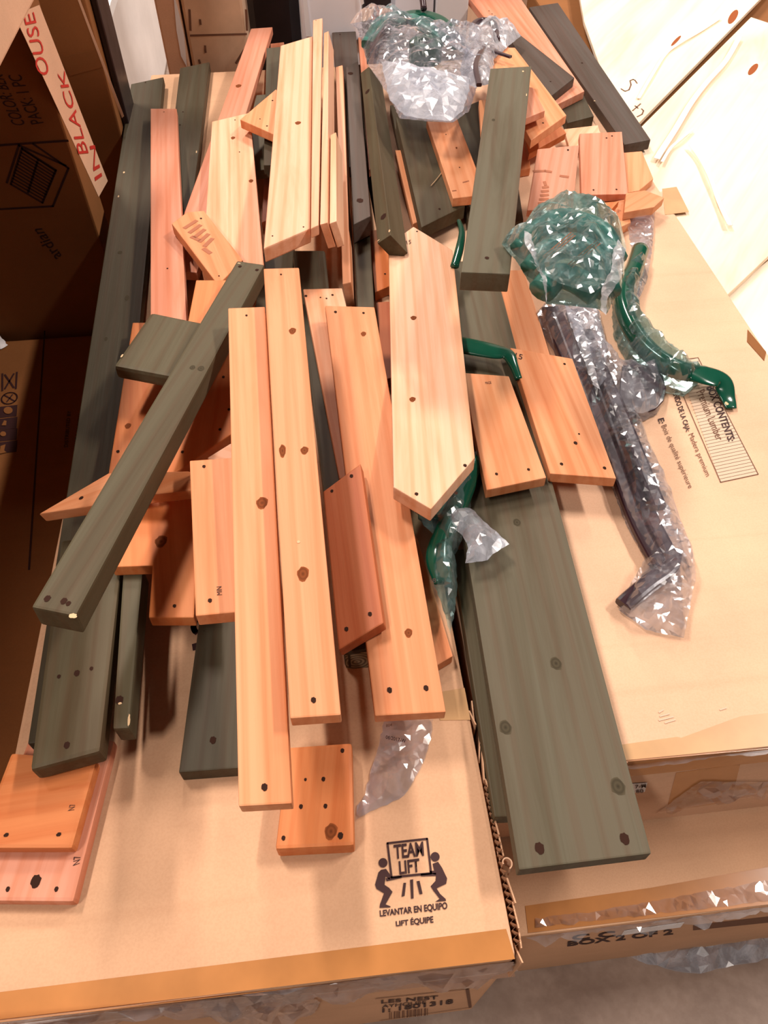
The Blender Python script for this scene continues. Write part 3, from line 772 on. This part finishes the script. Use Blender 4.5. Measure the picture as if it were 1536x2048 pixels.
board('G8', 'gd', .045, [(586, 500), (650, 500), (737, 1297), (688, 1305)], 'thick green beam showing ringed end grain between cedar boards', name='green_beam', bevel=.005, smax=.05)
board('B4', 'gd', .024, [(360, 136), (419, 124), (366, 560), (310, 560)], 'dark green board with two small holes behind the slim cedar strip', holes=[(366, 224), (360, 250)], chips=[(393, 304, .002, .008)], name=None)
board('B7u', 'pink', .018, [(541, 87), (568, 84), (560, 430), (523, 445)], 'cedar board edge peeping out under the wide pale board')
board('g_a', 'gd', .024, [(530, 490), (588, 482), (582, 650), (505, 650)], 'green board in the shadow below the wide pale board\'s cut end')
board('g_d', 'gd', .040, [(705, 430), (738, 425), (750, 640), (716, 640)], 'dark green beam sunk in the gap beside the pointed board', name='green_beam')
board('o_f', 'red', .018, [(752, 604), (820, 600), (840, 740), (768, 760)], 'orange cedar piece given a dark red tone for shade, beside the pointed board')  # orange wood, its shade put into the red tone
board('o_e', 'orange', .020, [(738, 462), (800, 450), (806, 560), (750, 585)], 'orange cedar end with one screw hole tucked beside the pointed board', holes=[(770, 548)])
board('W2', 'g', .024, [(904, 1100), (1040, 1090), (1110, 1630), (989, 1634)], 'green board mostly covered by the widest green board')
board('W1', 'gl', .022, [(838, 525), (986, 520), (1303, 1707), (1038, 1740)], 'widest green board, streaked, overhanging the front of the pale carton', holes=[(1079, 1696, .006), (1249, 1677, .006)], knots=[(1034, 1045, .007), (1112, 1327, .009), (1011, 1455, .009), (1236, 1573, .010)])
board('G4', 'gp', .024, [(664, 65), (711, 58), (735, 330), (690, 335)], 'green board with a nail hole in front of the milky bin', holes=[(680, 69)])
board('P1', 'pink', .018, [(716, 75), (729, 72), (752, 330), (738, 340)], 'thin cedar edge between two drilled green beams')
board('D1', 'gd', .024, [(900, 225), (962, 200), (985, 430), (935, 440)], 'dark green board deep in the gap beside the bagged brackets')
board('G7b', 'g', .030, [(990, 370), (1036, 365), (1047, 440), (1005, 452)], 'blunt green board end under the upright green board')
board('O4s', 'mid', .018, [(1028, 230), (1053, 230), (1061, 336), (1040, 340)], 'narrow cedar end poking from under the upright green board near the stack')
board('R11', 'mid', .018, [(1116, 420), (1150, 424), (1149, 452), (1128, 462)], 'small cedar stub in the shadow by the black emblem')
board('R9', 'mid', .020, [(1219, 405), (1252, 398), (1262, 444), (1233, 458)], 'small cedar offcut standing free next to the clear film flap')
board('R10', 'orange', .016, [(1193, 406), (1238, 402), (1208, 436), (1203, 440)], 'cedar sliver with a pointed tip under the stacked pieces')
board('R8', 'mid', .018, [(1252, 386), (1290, 380), (1329, 395), (1308, 414), (1248, 425)], 'cedar offcut with mitred end at the heap\'s rim by the plywood')
board('R7', 'mid', .018, [(1236, 306), (1284, 302), (1307, 357), (1278, 381), (1240, 388)], 'cedar offcut lying behind the mitred offcut')
board('R3', 'gd', .026, [(1115, 195), (1165, 185), (1188, 232), (1135, 246)], 'green board end wedged beneath the cedar stack')
board('R6b', 'pale', .016, [(1128, 258), (1196, 250), (1204, 280), (1140, 300)], 'pale cedar scrap between the stack and the plain short board')
board('R2', 'gp', .024, [(1058, 14), (1116, 5), (1302, 279), (1249, 289)], 'long smooth green board slanting onto the plywood', holes=[(1164, 126, .0035)], chips=[(1189, 202, .003, .003)], bevel=.003)
board('R0', 'pink', .020, [(930, -14), (1034, -14), (1169, 182), (1108, 212)], 'wide pink cedar board running out past the far crates', holes=[(978, 22), (984, 28), (1013, 40)], smax=.08)
board('R1', 'gp', .022, [(989, 29), (1149, 155), (1096, 197), (1022, 82)], 'green board with a long mitre lying on the wide pink board', holes=[(1101, 163)])
board('R4c', 'orange', .018, [(1020, 160), (1066, 180), (1133, 266), (1058, 308)], 'lowest cedar board of the fanned stack')
board('R4a', 'mid', .018, [(960, 95), (1030, 95), (1133, 230), (1062, 281)], 'broad cedar board of the fanned stack, under a small offcut', holes=[(1086, 246)])
board('R4b', 'pink', .014, [(1035, 170), (1066, 175), (1090, 221), (1048, 238)], 'small cedar offcut on top of the fanned stack')
board('R5', 'pink', .016, [(1075, 298), (1158, 290), (1146, 420), (1054, 421)], 'short cedar board with dark smeared fingerprints', holes=[(1079, 413, .003), (1124, 410, .003), (1136, 300)], knots=[])
board('R6', 'pink', .017, [(1159, 267), (1244, 263), (1256, 388), (1163, 390)], 'plain short cedar board with clean square corners', holes=[(1187, 380), (1233, 379), (1213, 276), (1224, 272)])
board('Rc', 'mid', .018, [(985, 540), (1048, 540), (1102, 716), (1036, 722)], 'grooved cedar board between widest green board and dark bagged bars')
board('Rb', 'mid', .018, [(1020, 695), (1145, 717), (1233, 957), (1100, 947)], 'wide short cedar board touching the long bag of dark bars', holes=[(1129, 728), (1158, 868, .0018), (1151, 886, .0035), (1123, 928, .003), (1209, 936, .003)], marks=[('15', [(1032, 706), (1046, 710), (1044, 720), (1030, 716)])])
board('Ra', 'mid', .018, [(924, 745), (1018, 752), (1093, 955), (973, 980)], 'short cedar board lying across the widest green board', holes=[(993, 948), (1057, 939)], marks=[('MADE', [(970, 764), (982, 763), (983, 768), (971, 769)])])
# ---- left and middle layers
board('O1n', 'orange', .018, [(265, 645), (395, 645), (400, 1000), (388, 1235), (297, 1235), (305, 1131), (222, 1134), (217, 945)], 'notched orange cedar board with a cut-out corner', holes=[(349, 1212), (236, 903, .003)], knots=[(322, 1083, .010), (256, 852, .006)], axis=(4, 0))
board('B5', 'pink', .018, [(502, 57), (545, 54), (394, 545), (327, 540)], 'long tapering-away cedar board leaning toward the black sack', knots=[(477, 172, .009)], zz=(.085, .060))
board('B6', 'peach', .018, [(424, 243), (500, 225), (528, 530), (404, 545)], 'broad pale cedar board with a faint swirl beside the wedge offcut', knots=[(502, 362, .006), (466, 276, .006)], holes=[(479, 304, .0018), (470, 240, .0018)], zz=(.105, .082))
board('B7b', 'gl', .020, [(512, 190), (575, 185), (560, 335), (478, 345)], 'green board end beneath the triangular cedar offcut', zz=(.058, .058))
board('B7a', 'gd', .020, [(533, 96), (564, 93), (548, 330), (527, 330)], 'upright dark green board squeezed against the wide pale board', zz=(.085, .10))
board('B7t', 'mid', .018, [(480, 239), (552, 178), (557, 184), (550, 270), (544, 267)], 'triangular cedar offcut poking from under the wide pale board', holes=[(545, 201), (534, 252), (520, 238, .0018)], zz=(.120, .126))
board('L1', 'peach', .026, [(561, 91), (625, 72), (620, 457), (527, 497)], 'wide pale cedar board with a thick rough-cut near end', holes=[(545, 472, .0018), (607, 454, .0018)], knots=[(596, 246, .008)], bevel=.0025, zz=(.120, .160))
board('L0', 'peach', .018, [(626, 40), (645, 36), (637, 450), (621.5, 457)], 'narrow pale strip rising tallest beside the wide pale board', holes=[(632, 41, .0018)], zz=(.128, .166))
board('L2a', 'peach', .046, [(648, 66), (657, 62), (655, 445), (640, 449)], 'pale board set on edge, longer of the pair beside the narrow strip', roll=.25, zz=(.122, .160), bevel=.0012)
board('L2b', 'pale', .046, [(661, 270), (672, 264), (673, 442), (659, 447)], 'short pale board set on edge against the longer one', roll=.25, zz=(.140, .158), bevel=.0012)
board('L3', 'peach', .050, [(671, 134), (685, 130), (702, 564), (685, 568)], 'slim pale slat standing on edge next to the drilled beam', roll=.12, bevel=.0015)
board('B3', 'pink', .018, [(301, 217), (353, 217), (374, 660), (301, 660)], 'slim pink cedar strip with wavy grain over the dark green board', holes=[(328, 224, .0018), (335, 537, .002)])
board('O1b', 'orange', .018, [(392, 560), (482, 560), (463, 868), (311, 972)], 'orange cedar board with a slanted end under the diagonal green board', holes=[(447, 754), (458, 819), (440, 859), (365, 904)])
board('O5b', 'peach', .016, [(415, 915), (462, 886), (492, 930), (430, 940)], 'pale cedar scrap under the narrow stamped board')
board('Wt', 'mid', .018, [(77, 1028), (217, 946), (376, 942), (425, 955), (425, 976), (300, 990), (170, 1014)], 'cedar wedge with a long sharp point jutting past the carton', holes=[(163, 996, .0032)], axis=(0, 3))
board('O5', 'mid', .020, [(379, 921), (480, 914), (497, 1222), (391, 1232)], 'stamped narrow cedar board over the notched orange one', holes=[(408, 933), (420, 1201, .0028)], marks=[('MIN', [(434, 1191), (433, 1174), (443, 1173), (444, 1190)])])
board('G1', 'g', .022, [(302, 624), (420, 648), (360, 756), (227, 731)], 'short green board with slanted ends under the diagonal green board', chips=[(244, 712, .002, .006)], bevel=.006)
board('B8', 'mid', .022, [(343, 447), (374, 424), (408, 421), (486, 520), (436, 570)], 'cedar offcut smeared with dark stain near the diagonal board\'s top', axis=(4, 1), holes=[(402, 437), (438, 552, .0018)])
board('B9', 'g', .030, [(474, 521), (529, 529), (151, 1232), (62, 1214)], 'long green board lying diagonally with chipped lower corner', holes=[(480, 533, .0036), (514, 540, .0036), (95, 1197, .004), (128, 1202, .004), (137, 1207, .003)], knots=[(402, 737, .006), (385, 735, .005)], chips=[(146, 1232, .006, .004), (478, 527, .004, .002)], bevel=.003)
board('M7', 'mid', .018, [(786, 1010), (836, 1078), (906, 1312), (872, 1332)], 'cedar strip mostly hidden under the long orange board with blackened edge')
board('M4', 'peach', .018, [(606, 578), (684, 576), (772, 940), (679, 958)], 'cedar board with mottled grain slipping under its neighbour', holes=[(612, 592, .003), (665, 590), (641, 595, .0018), (653, 597, .002)], zz=(.078, .058))
board('M5', 'mid', .020, [(650, 611), (749, 614), (892, 1424), (750, 1432)], 'long orange board with blackened edge below the pointed board', holes=[(671, 624, .003), (727, 626), (779, 1380, .0036), (852, 1376, .0036)], knots=[(727, 668, .0055), (817, 1266, .006)], zz=(.108, .070))
board('M2', 'mid', .020, [(456, 616), (530, 613), (584, 1607), (477, 1613)], 'longest narrow cedar board with one knot mid-length', holes=[(493, 631, .002), (529, 1574, .0035)], knots=[(524, 1006, .0085)], smax=.10)
board('M3', 'mid', .020, [(527, 537), (598, 535), (682, 1430), (580, 1437)], 'narrow cedar board with several knots alongside the longest one', holes=[(562, 549, .0018), (627, 1400, .003)], knots=[(585, 662, .0062), (609, 901, .0060), (565, 902, .010, .4), (606, 1148, .009, .7)], chips=[(597, 1084, .0025, .0025)], smax=.10)
board('M6', 'red', .018, [(721, 927), (767, 1246), (677, 1300), (646, 983)], 'reddish skewed cedar piece propped on the long orange board', roll=.22, holes=[(703, 952, .003), (664, 982, .0025), (740, 1228, .003), (693, 1258, .003)], axis=(2, 3))
board('M1', 'pale', .022, [(827, 453), (905, 500), (950, 915), (862, 1018), (787, 974), (777, 488)], 'pale picket board pointed at both ends, knots down its middle', holes=[(871, 457, .0018), (834, 463, .0025), (930, 931, .003), (912, 986, .003), (833, 988, .003)], knots=[(827, 636, .0065), (825, 799, .0060)], marks=[('15', [(812, 482), (822, 480), (822, 488), (814, 489)])], axis=(4, 5))
board('G5', 'gl', .026, [(780, 210), (824, 210), (838, 271), (800, 297)], 'short green end below the bagged brackets')
board('O2s', 'mid', .018, [(790, 300), (806, 300), (840, 442), (826, 448)], 'thin cedar strip squeezed beside the ribbed green board')
board('G6', 'g', .030, [(792, 235), (872, 222), (930, 412), (843, 455)], 'ribbed green board with a pale splinter on it', holes=[(879, 418, .003)])
board('G2', 'gp', .040, [(692, 134), (716, 122), (741, 432), (707, 449)], 'drilled green beam lying flat beside the standing pale slat', holes=[(701, 147, .0085), (720, 401, .0085)], name='green_beam', bevel=.0015)
board('G3', 'g', .050, [(721, 146), (738, 133), (781, 470), (755, 487)], 'drilled green beam with a chipped bright corner ridge', roll=.85, holes=[(735, 183, .0085), (767, 433, .0085)], chips=[(779, 462, .003, .006), (757, 481, .004, .002)], name='green_beam', bevel=.0012)
board('O2', 'mid', .020, [(853, 238), (914, 236), (973, 389), (906, 397)], 'cedar board coming out from under the milky bag', holes=[(892, 269, .0016), (919, 335, .0018)], knots=[(913, 296, .004, .5)])
board('O3s', 'mid', .018, [(958, 200), (1000, 196), (1004, 330), (967, 332)], 'cedar edge under the upright green board by the bagged hook')
board('G7', 'gl', .028, [(981, 137), (1063, 132), (1020, 548), (922, 544)], 'upright green board with a scuffed top corner over the cedar stack', holes=[(974, 516, .004)], chips=[(1046, 143, .003, .008), (1053, 190, .0015, .012)], knots=[(987, 240, .007, .5)])

# ringed end grain of the thick beam
go, gpl = BOARD['G8']; ga = (Vector(gpl.hit(712, 1300)) - Vector(gpl.hit(630, 500))).normalized()
gend = Plane(ga, ga.dot(Vector(gpl.hit(712, 1300))))
def ring_material():
    m, nt, b, out = new_mat('end_grain_rings')
    v = obj_coords(nt, (1, 1, 1), False)
    wv = N(nt, 'ShaderNodeTexWave', wave_type='RINGS', rings_direction='Z'); wv.inputs['Scale'].default_value = 60; wv.inputs['Distortion'].default_value = 1.5
    nt.links.new(v, wv.inputs['Vector'])
    nt.links.new(ramp(nt, wv.outputs['Fac'], [(0.2, (0.10, 0.075, 0.045)), (0.8, (0.30, 0.24, 0.15))]).outputs[0], b.inputs['Base Color'])
    b.inputs['Roughness'].default_value = 0.8
    return m
e = patch('end_grain', [(690, 1309), (735, 1302), (737, 1342), (692, 1334)], gend, ring_material(), go, 0.0012, 0.0008)
e['label'] = 'pale ringed end grain'

# smeared dark finger marks
def smears(key, strokes, width):
    o, pl = BOARD[key]
    for st in strokes: polyline('smear', [st], width, pl, 'smear', o, 0.0005)
smears('R5', [[(1067, 343), (1090, 342), (1102, 344)], [(1121, 352), (1136, 354)], [(1089, 364), (1091, 370)]] + [[(1086 - i * 2, 375 + i * 8), (1096, 374 + i * 8)] for i in range(5)], 0.006)
smears('B8', [[(370 + i * 10, 456 + i * 9), (392 + i * 8, 442 + i * 9)] for i in range(5)] + [[(384, 474), (398, 480)], [(408, 498), (420, 506)]], 0.008)
smears('O2', [[(905, 382), (912, 381)], [(926, 365), (937, 362)]], 0.003)
# splinter lying on the ribbed board
o6, p6 = BOARD['G6']
sp = sweep('wood_splinter', [p6.hit(*q) + p6.n * .003 for q in ((862, 374), (874, 360), (886, 344))], [(.0008, .0008)] * 3, 'chip', None, 4, 6)
tag(sp, 'pale wood splinter lying on the ribbed green board', 'splinter')
# ================================================================ bagged metal parts
def rest_plane(pix, up=True):
    pl, P, u, ax = settle(pix, 0.001, smax=0.12)
    return pl
def on(pl, pts):
    """(px, py, height) -> points above a resting plane"""
    return [pl.hit(p[0], p[1]) + pl.n * p[2] for p in pts]
def bag(name, label, origin, cat='bag'):
    e = bpy.data.objects.new(name, None); COL.objects.link(e); e.location = origin; e.empty_display_size = .02
    return tag(e, label, cat)

# ---- bag of green brackets at the far end
pix = [(700, 50), (745, 42), (796, 48), (850, 72), (905, 78), (940, 106), (962, 150), (938, 225), (905, 248), (860, 246), (800, 240), (775, 190), (735, 130), (715, 60)]
pl = height_plane(.105, (0, .02), (.05, 1.9))
b1 = bag('bag_of_brackets', 'clear bag of green brackets with a milky folded lower half', pl.hit(830, 120))
def cup(px, py, r, h, parent, mat='green_paint'):
    c = Vector(pl.hit(px, py)); bm = bmesh.new(); k = 18; prof = [(r * .96, 0), (r, .002), (r, h - .003), (r * .94, h), (r * .45, h), (r * .40, h - .004), (r * .40, 0.004)]
    rings = [[bm.verts.new((a * math.cos(2 * math.pi * j / k), a * math.sin(2 * math.pi * j / k), z)) for j in range(k)] for a, z in prof]
    for r0, r1 in zip(rings[:-1], rings[1:]):
        for j in range(k): bm.faces.new((r0[j], r0[(j + 1) % k], r1[(j + 1) % k], r1[j]))
    bm.faces.new(rings[-1]); bm.faces.new(rings[0][::-1])
    return link('bracket_cup', bm_mesh('bracket_cup', bm, False), mat, parent, frame(c, (1, 0, 0), pl.n))
cup(850, 122, .040, .045, b1)
sweep('bracket', on(pl, [(735, 100, .012), (765, 60, .02), (810, 60, .03), (850, 90, .04), (890, 110, .03)]), [(.016, .010)] * 5, 'teal', b1, squared=True)
sweep('bracket', on(pl, [(790, 75, .03), (830, 60, .035), (880, 70, .03), (915, 110, .02)]), [(.018, .008)] * 4, 'green_paint', b1, squared=True)
sweep('bracket', on(pl, [(745, 120, .01), (752, 90, .015), (775, 60, .012)]), [(.010, .006)] * 3, 'brown_metal', b1, squared=True)
sweep('handle', on(pl, [(835, 44, .06), (842, 52, .065), (846, 62, .05)]), [(.008, .008)] * 3, 'brown_metal', b1)
film('bag_film', pix, pl, 'film', b1, 0.060, 0.005, 0.011, 41, 0.003, True, 0.025)
film('bag_fold', [(762, 126), (810, 134), (870, 148), (938, 160), (936, 190), (925, 226), (900, 246), (858, 243), (810, 236), (780, 205)], height_plane(pl.hit(850, 190)[2] + .05, (0, .05), pl.hit(850, 190)[:2]), 'film_milky', b1, 0.030, 0.004, 0.020, 42, 0.004, True, 0.03)
film('bag_fold', [(842, 66), (880, 54), (925, 56), (962, 52), (960, 80), (930, 112), (900, 92)], height_plane(pl.hit(900, 60)[2] + .03, (0, 0), (0, 0)), 'film', b1, 0.03, 0.006, 0.012, 43, 0.003, True, 0.03)

# ---- small bag with a brown hook
pix = [(935, 80), (950, 60), (1000, 58), (1042, 74), (1020, 92), (988, 120), (985, 170), (950, 178), (925, 165), (920, 140)]
pl = rest_plane(pix)
b2 = bag('bag_of_hook', 'small clear bag with a dark brown ring hook and bars', pl.hit(965, 120))
sweep('hook_ring', on(pl, [(942, 100, .02), (944, 78, .03), (962, 68, .03), (985, 75, .03), (992, 98, .02)]), [(.008, .008)] * 5, 'brown_metal', b2)
sweep('bar', on(pl, [(955, 200, .03), (948, 165, .035), (960, 130, .03), (968, 110, .02)]), [(.006, .004)] * 4, 'brown_metal', b2, squared=True)
sweep('bar', on(pl, [(985, 113, .012), (1005, 120, .012), (1020, 125, .012)]), [(.005, .003)] * 3, 'brown_metal', b2, squared=True)
film('bag_film', pix, pl, 'film_milky', b2, 0.045, 0.006, 0.011, 44, 0.003, True, 0.03)

# ---- teal bag on the pale carton
pix = [(1003, 492), (1025, 486), (1048, 462), (1090, 450), (1125, 448), (1165, 460), (1235, 482), (1252, 500), (1246, 560), (1236, 590), (1212, 632), (1195, 622), (1140, 616), (1092, 612), (1062, 575), (1035, 530)]
pl = rest_plane(pix)
b3 = bag('teal_bag', 'crumpled teal-tinted bag of green handles printed with black lines', pl.hit(1130, 540))
for q in ([(1040, 520, .012), (1075, 500, .03), (1130, 490, .035), (1190, 505, .03), (1225, 540, .015)],
          [(1060, 560, .012), (1100, 540, .03), (1150, 545, .035), (1200, 570, .02), (1210, 600, .012)],
          [(1080, 600, .012), (1110, 580, .02), (1150, 590, .02), (1190, 605, .012)],
          [(1075, 480, .012), (1120, 465, .02), (1180, 480, .02)]):
    sweep('handle', on(pl, q), [(.019, .015)] * len(q), 'teal', b3)
plb = height_plane(pl.hit(1130, 530)[2] + .052, (0, 0), (0, 0))
film('bag_film', pix, pl, 'film_teal', b3, 0.062, 0.006, 0.009, 45, 0.003, True, 0.016)
film('bag_fold', [(1060, 500), (1100, 470), (1150, 466), (1210, 490), (1225, 520), (1212, 570), (1180, 590), (1120, 570), (1075, 545)], height_plane(pl.hit(1130, 530)[2] + .05, (0, 0), (0, 0)), 'film_teal', b3, 0.014, 0.005, 0.009, 61, 0.002, False, 0.03)
film('bag_fold', [(1048, 462), (1062, 470), (1080, 540), (1094, 560), (1092, 606), (1086, 560), (1068, 520), (1050, 490)], plb, 'film_milky', b3, 0.010, 0.004, 0.010, 46, 0.001, False, 0.02)
film('bag_fold', [(1236, 480), (1252, 500), (1240, 560), (1214, 600), (1212, 632), (1200, 620), (1204, 575), (1222, 540), (1226, 500)], plb, 'film_milky', b3, 0.012, 0.004, 0.010, 47, 0.001, False, 0.02)
polyline('printed_lines', [[(1086 + d, 514 + e), (1142 + d, 466 + e)] for d, e in ((0, 0), (4, 3), (8, 6), (50, 16), (54, 19), (58, 22))], 0.0018, height_plane(pl.hit(1130, 530)[2] + .066, (0, .1), pl.hit(1130, 530)[:2]), 'ink_faded', b3)

# ---- curved green handle in a torn sleeve
pl = flat(RB['z'])
b4 = bag('curved_grab_bar', 'curved green handle with flattened drilled end, half in torn film', pl.hit(1300, 700), 'handle')
T = [(1272, 528, .030), (1258, 570, .034), (1240, 605, .036), (1236, 640, .036), (1252, 684, .034), (1284, 728, .032), (1325, 760, .032), (1372, 776, .032)]
sweep('grip_tube', on(pl, T), [(.017, .017)] * 7 + [(.020, .012)], 'green_paint', b4, 8, 16)
E = [(1366, 774, .032), (1400, 780, .032), (1432, 785, .026), (1452, 806, .010), (1460, 822, .006)]
sweep('flattened_end', on(pl, E), [(.020, .010), (.024, .0045), (.021, .003), (.013, .0025), (.009, .0022)], 'green_paint', b4, 8, 16)
pe = height_plane(pl.hit(1452, 806)[2] + .0145, (0, 0), (0, 0))
spot('screw_hole', CHIP_ME, 1453, 807, pe, .004, .0028, b4)
film('sleeve_film', [(1250, 426), (1310, 420), (1304, 500), (1294, 560), (1276, 606), (1250, 600), (1246, 560), (1262, 500)], flat(RB['z'] + .01), 'film', b4, 0.018, 0.004, 0.011, 48, 0.002, True, 0.012)
film('sleeve_film', [(1222, 600), (1244, 556), (1284, 530), (1286, 560), (1272, 600), (1268, 640), (1296, 690), (1344, 738), (1396, 768), (1366, 796), (1310, 784), (1256, 736), (1226, 676)], pl, 'film_teal', b4, 0.056, 0.004, 0.011, 49, 0.003, True, 0.006)

# ---- long bag of dark bars
pix = [(1066, 640), (1092, 612), (1128, 604), (1192, 612), (1214, 700), (1240, 745), (1310, 745), (1330, 790), (1312, 832), (1272, 850), (1310, 930), (1344, 1010), (1384, 1128), (1390, 1160), (1366, 1278), (1290, 1262), (1236, 1222), (1262, 1165), (1290, 1120), (1250, 1050), (1205, 930), (1150, 790), (1104, 700)]
pl = rest_plane(pix)
b5 = bag('bag_of_bars', 'long clear bag of dark brown bars with a round end plate', pl.hit(1250, 950))
for q in ([(1112, 640, .012), (1150, 740, .012), (1205, 880, .012), (1262, 1040, .012), (1318, 1150, .012)],
          [(1140, 636, .014), (1176, 730, .016), (1228, 870, .016), (1286, 1030, .016), (1336, 1130, .014)],
          [(1164, 690, .028), (1200, 780, .030), (1250, 900, .030), (1306, 1040, .028)]):
    sweep('bar', on(pl, q), [(.011, .007)] * len(q), 'brown_metal', b5, squared=True)
sweep('bar', on(pl, [(1098, 628, .012), (1120, 690, .012), (1146, 752, .012)]), [(.016, .005)] * 3, 'brown_metal', b5, squared=True)
sweep('bar_hook', on(pl, [(1340, 1120, .014), (1330, 1150, .014), (1290, 1180, .014), (1258, 1206, .012), (1242, 1220, .010)]), [(.012, .008)] * 5, 'brown_metal', b5, squared=True)
polysr = [pl.hit(*p) + pl.n * .016 for p in [(1240, 745), (1270, 741), (1300, 747), (1320, 764), (1327, 790), (1322, 815), (1306, 832), (1280, 842), (1250, 838), (1234, 800)]]
prism('end_plate', [Vector(p) for p in polysr], pl.n, .004, 'brown_metal', (1, 0, 0), b5, .001, 1)
film('bag_film', pix, pl, 'film', b5, 0.045, 0.0045, 0.010, 50, 0.003, True, 0.010)
film('bag_fold', [(1128, 604), (1160, 640), (1180, 700), (1200, 780), (1185, 770), (1160, 700), (1140, 650)], height_plane(pl.hit(1160, 690)[2] + .048, (0, 0), (0, 0)), 'film_milky', b5, 0.006, 0.003, 0.010, 51, 0.001, False, 0.02)
film('bag_gather', [(1144, 618), (1180, 606), (1196, 622), (1212, 690), (1214, 760), (1190, 780), (1170, 700)], height_plane(pl.hit(1180, 690)[2] + .034, (0, 0), (0, 0)), 'film_milky', b5, 0.020, 0.006, 0.008, 52, 0.001, False, 0.02)

# ---- green handle tucked under the pointed board
pix = [(950, 915), (962, 918), (946, 990), (938, 1020), (925, 1080), (910, 1110), (915, 1170), (908, 1230), (900, 1270), (880, 1200), (862, 1160), (858, 1110), (866, 1070), (836, 1040), (832, 1010), (880, 980)]
pl = height_plane(.040, (0, 0), (0, 0))
b6 = bag('bagged_handle', 'green handle in clear film sticking out below the pointed board', pl.hit(890, 1110))
sweep('grip_tube', on(pl, [(945, 935, .012), (928, 990, .016), (908, 1040, .018), (886, 1085, .018), (876, 1130, .016), (886, 1175, .010)]), [(.014, .014)] * 4 + [(.017, .012), (.012, .004)], 'green_paint', b6, 8, 16)
sweep('bracket', on(pl, [(838, 1018, .010), (880, 1032, .012), (915, 1030, .012)]), [(.014, .006)] * 3, 'teal', b6, squared=True)
film('bag_film', pix, pl, 'film_teal', b6, 0.038, 0.004, 0.009, 53, 0.002, True, 0.006)
pz = pl.hit(960, 1050)[2]
film('bag_corner', [(882, 1040), (912, 1016), (940, 1018), (975, 1050), (1018, 1090), (985, 1110), (975, 1122), (930, 1128), (936, 1098), (924, 1072)], height_plane(pz + .024, (0, 0), (0, 0)), 'film_milky', b6, 0.018, 0.005, 0.010, 54, 0.002, True, 0.02)
print_text('8', [(865, 1157), (872, 1157), (872, 1166), (865, 1166)], height_plane(pl.hit(868, 1160)[2] + .04, (0, 0), (0, 0)), 'ink', b6)

# ---- bare green bracket between the pointed board and the short cedar boards
pl = flat(.040)
b7 = sweep('green_bracket', on(pl, [(895, 700, .016), (935, 708, .016), (985, 718, .016), (1012, 724, .016), (1024, 742, .014), (1036, 766, .008)]), [(.020, .006), (.020, .006), (.018, .005), (.013, .004), (.008, .004), (.006, .004)], 'green_paint', None, 8, 16)
tag(b7, 'bare glossy green bracket reaching out from behind the pointed board', 'bracket')
pl = flat(.060)
b8 = sweep('green_bracket', on(pl, [(916, 462, .022), (922, 485, .022), (918, 515, .020), (908, 545, .012)]), [(.004, .003), (.006, .004), (.008, .005), (.008, .005)], 'green_paint', None, 8, 12)
tag(b8, 'small curved green bracket tip beside the upright green board', 'bracket')

# ---- empty bag on the carton
pix = [(770, 1436), (866, 1440), (862, 1480), (840, 1540), (808, 1592), (785, 1604), (740, 1624), (712, 1642), (714, 1612), (730, 1590), (742, 1540), (758, 1490)]
pl = flat(0.0)
b9 = bag('empty_bag', 'empty clear bag printed with a date on bare cardboard', pl.hit(790, 1530))
film('bag_film', pix, pl, 'film', b9, 0.008, 0.0035, 0.009, 55, 0.002, True, 0.02)
print_text('08/2017-W', [(772, 1471), (812, 1479), (811, 1487), (771, 1478)], flat(0.016), 'ink', b9, 0.01)
print_text('804', [(772, 1449), (784, 1447), (784, 1453), (772, 1455)], flat(0.016), 'ink_faded', b9, 0.01)
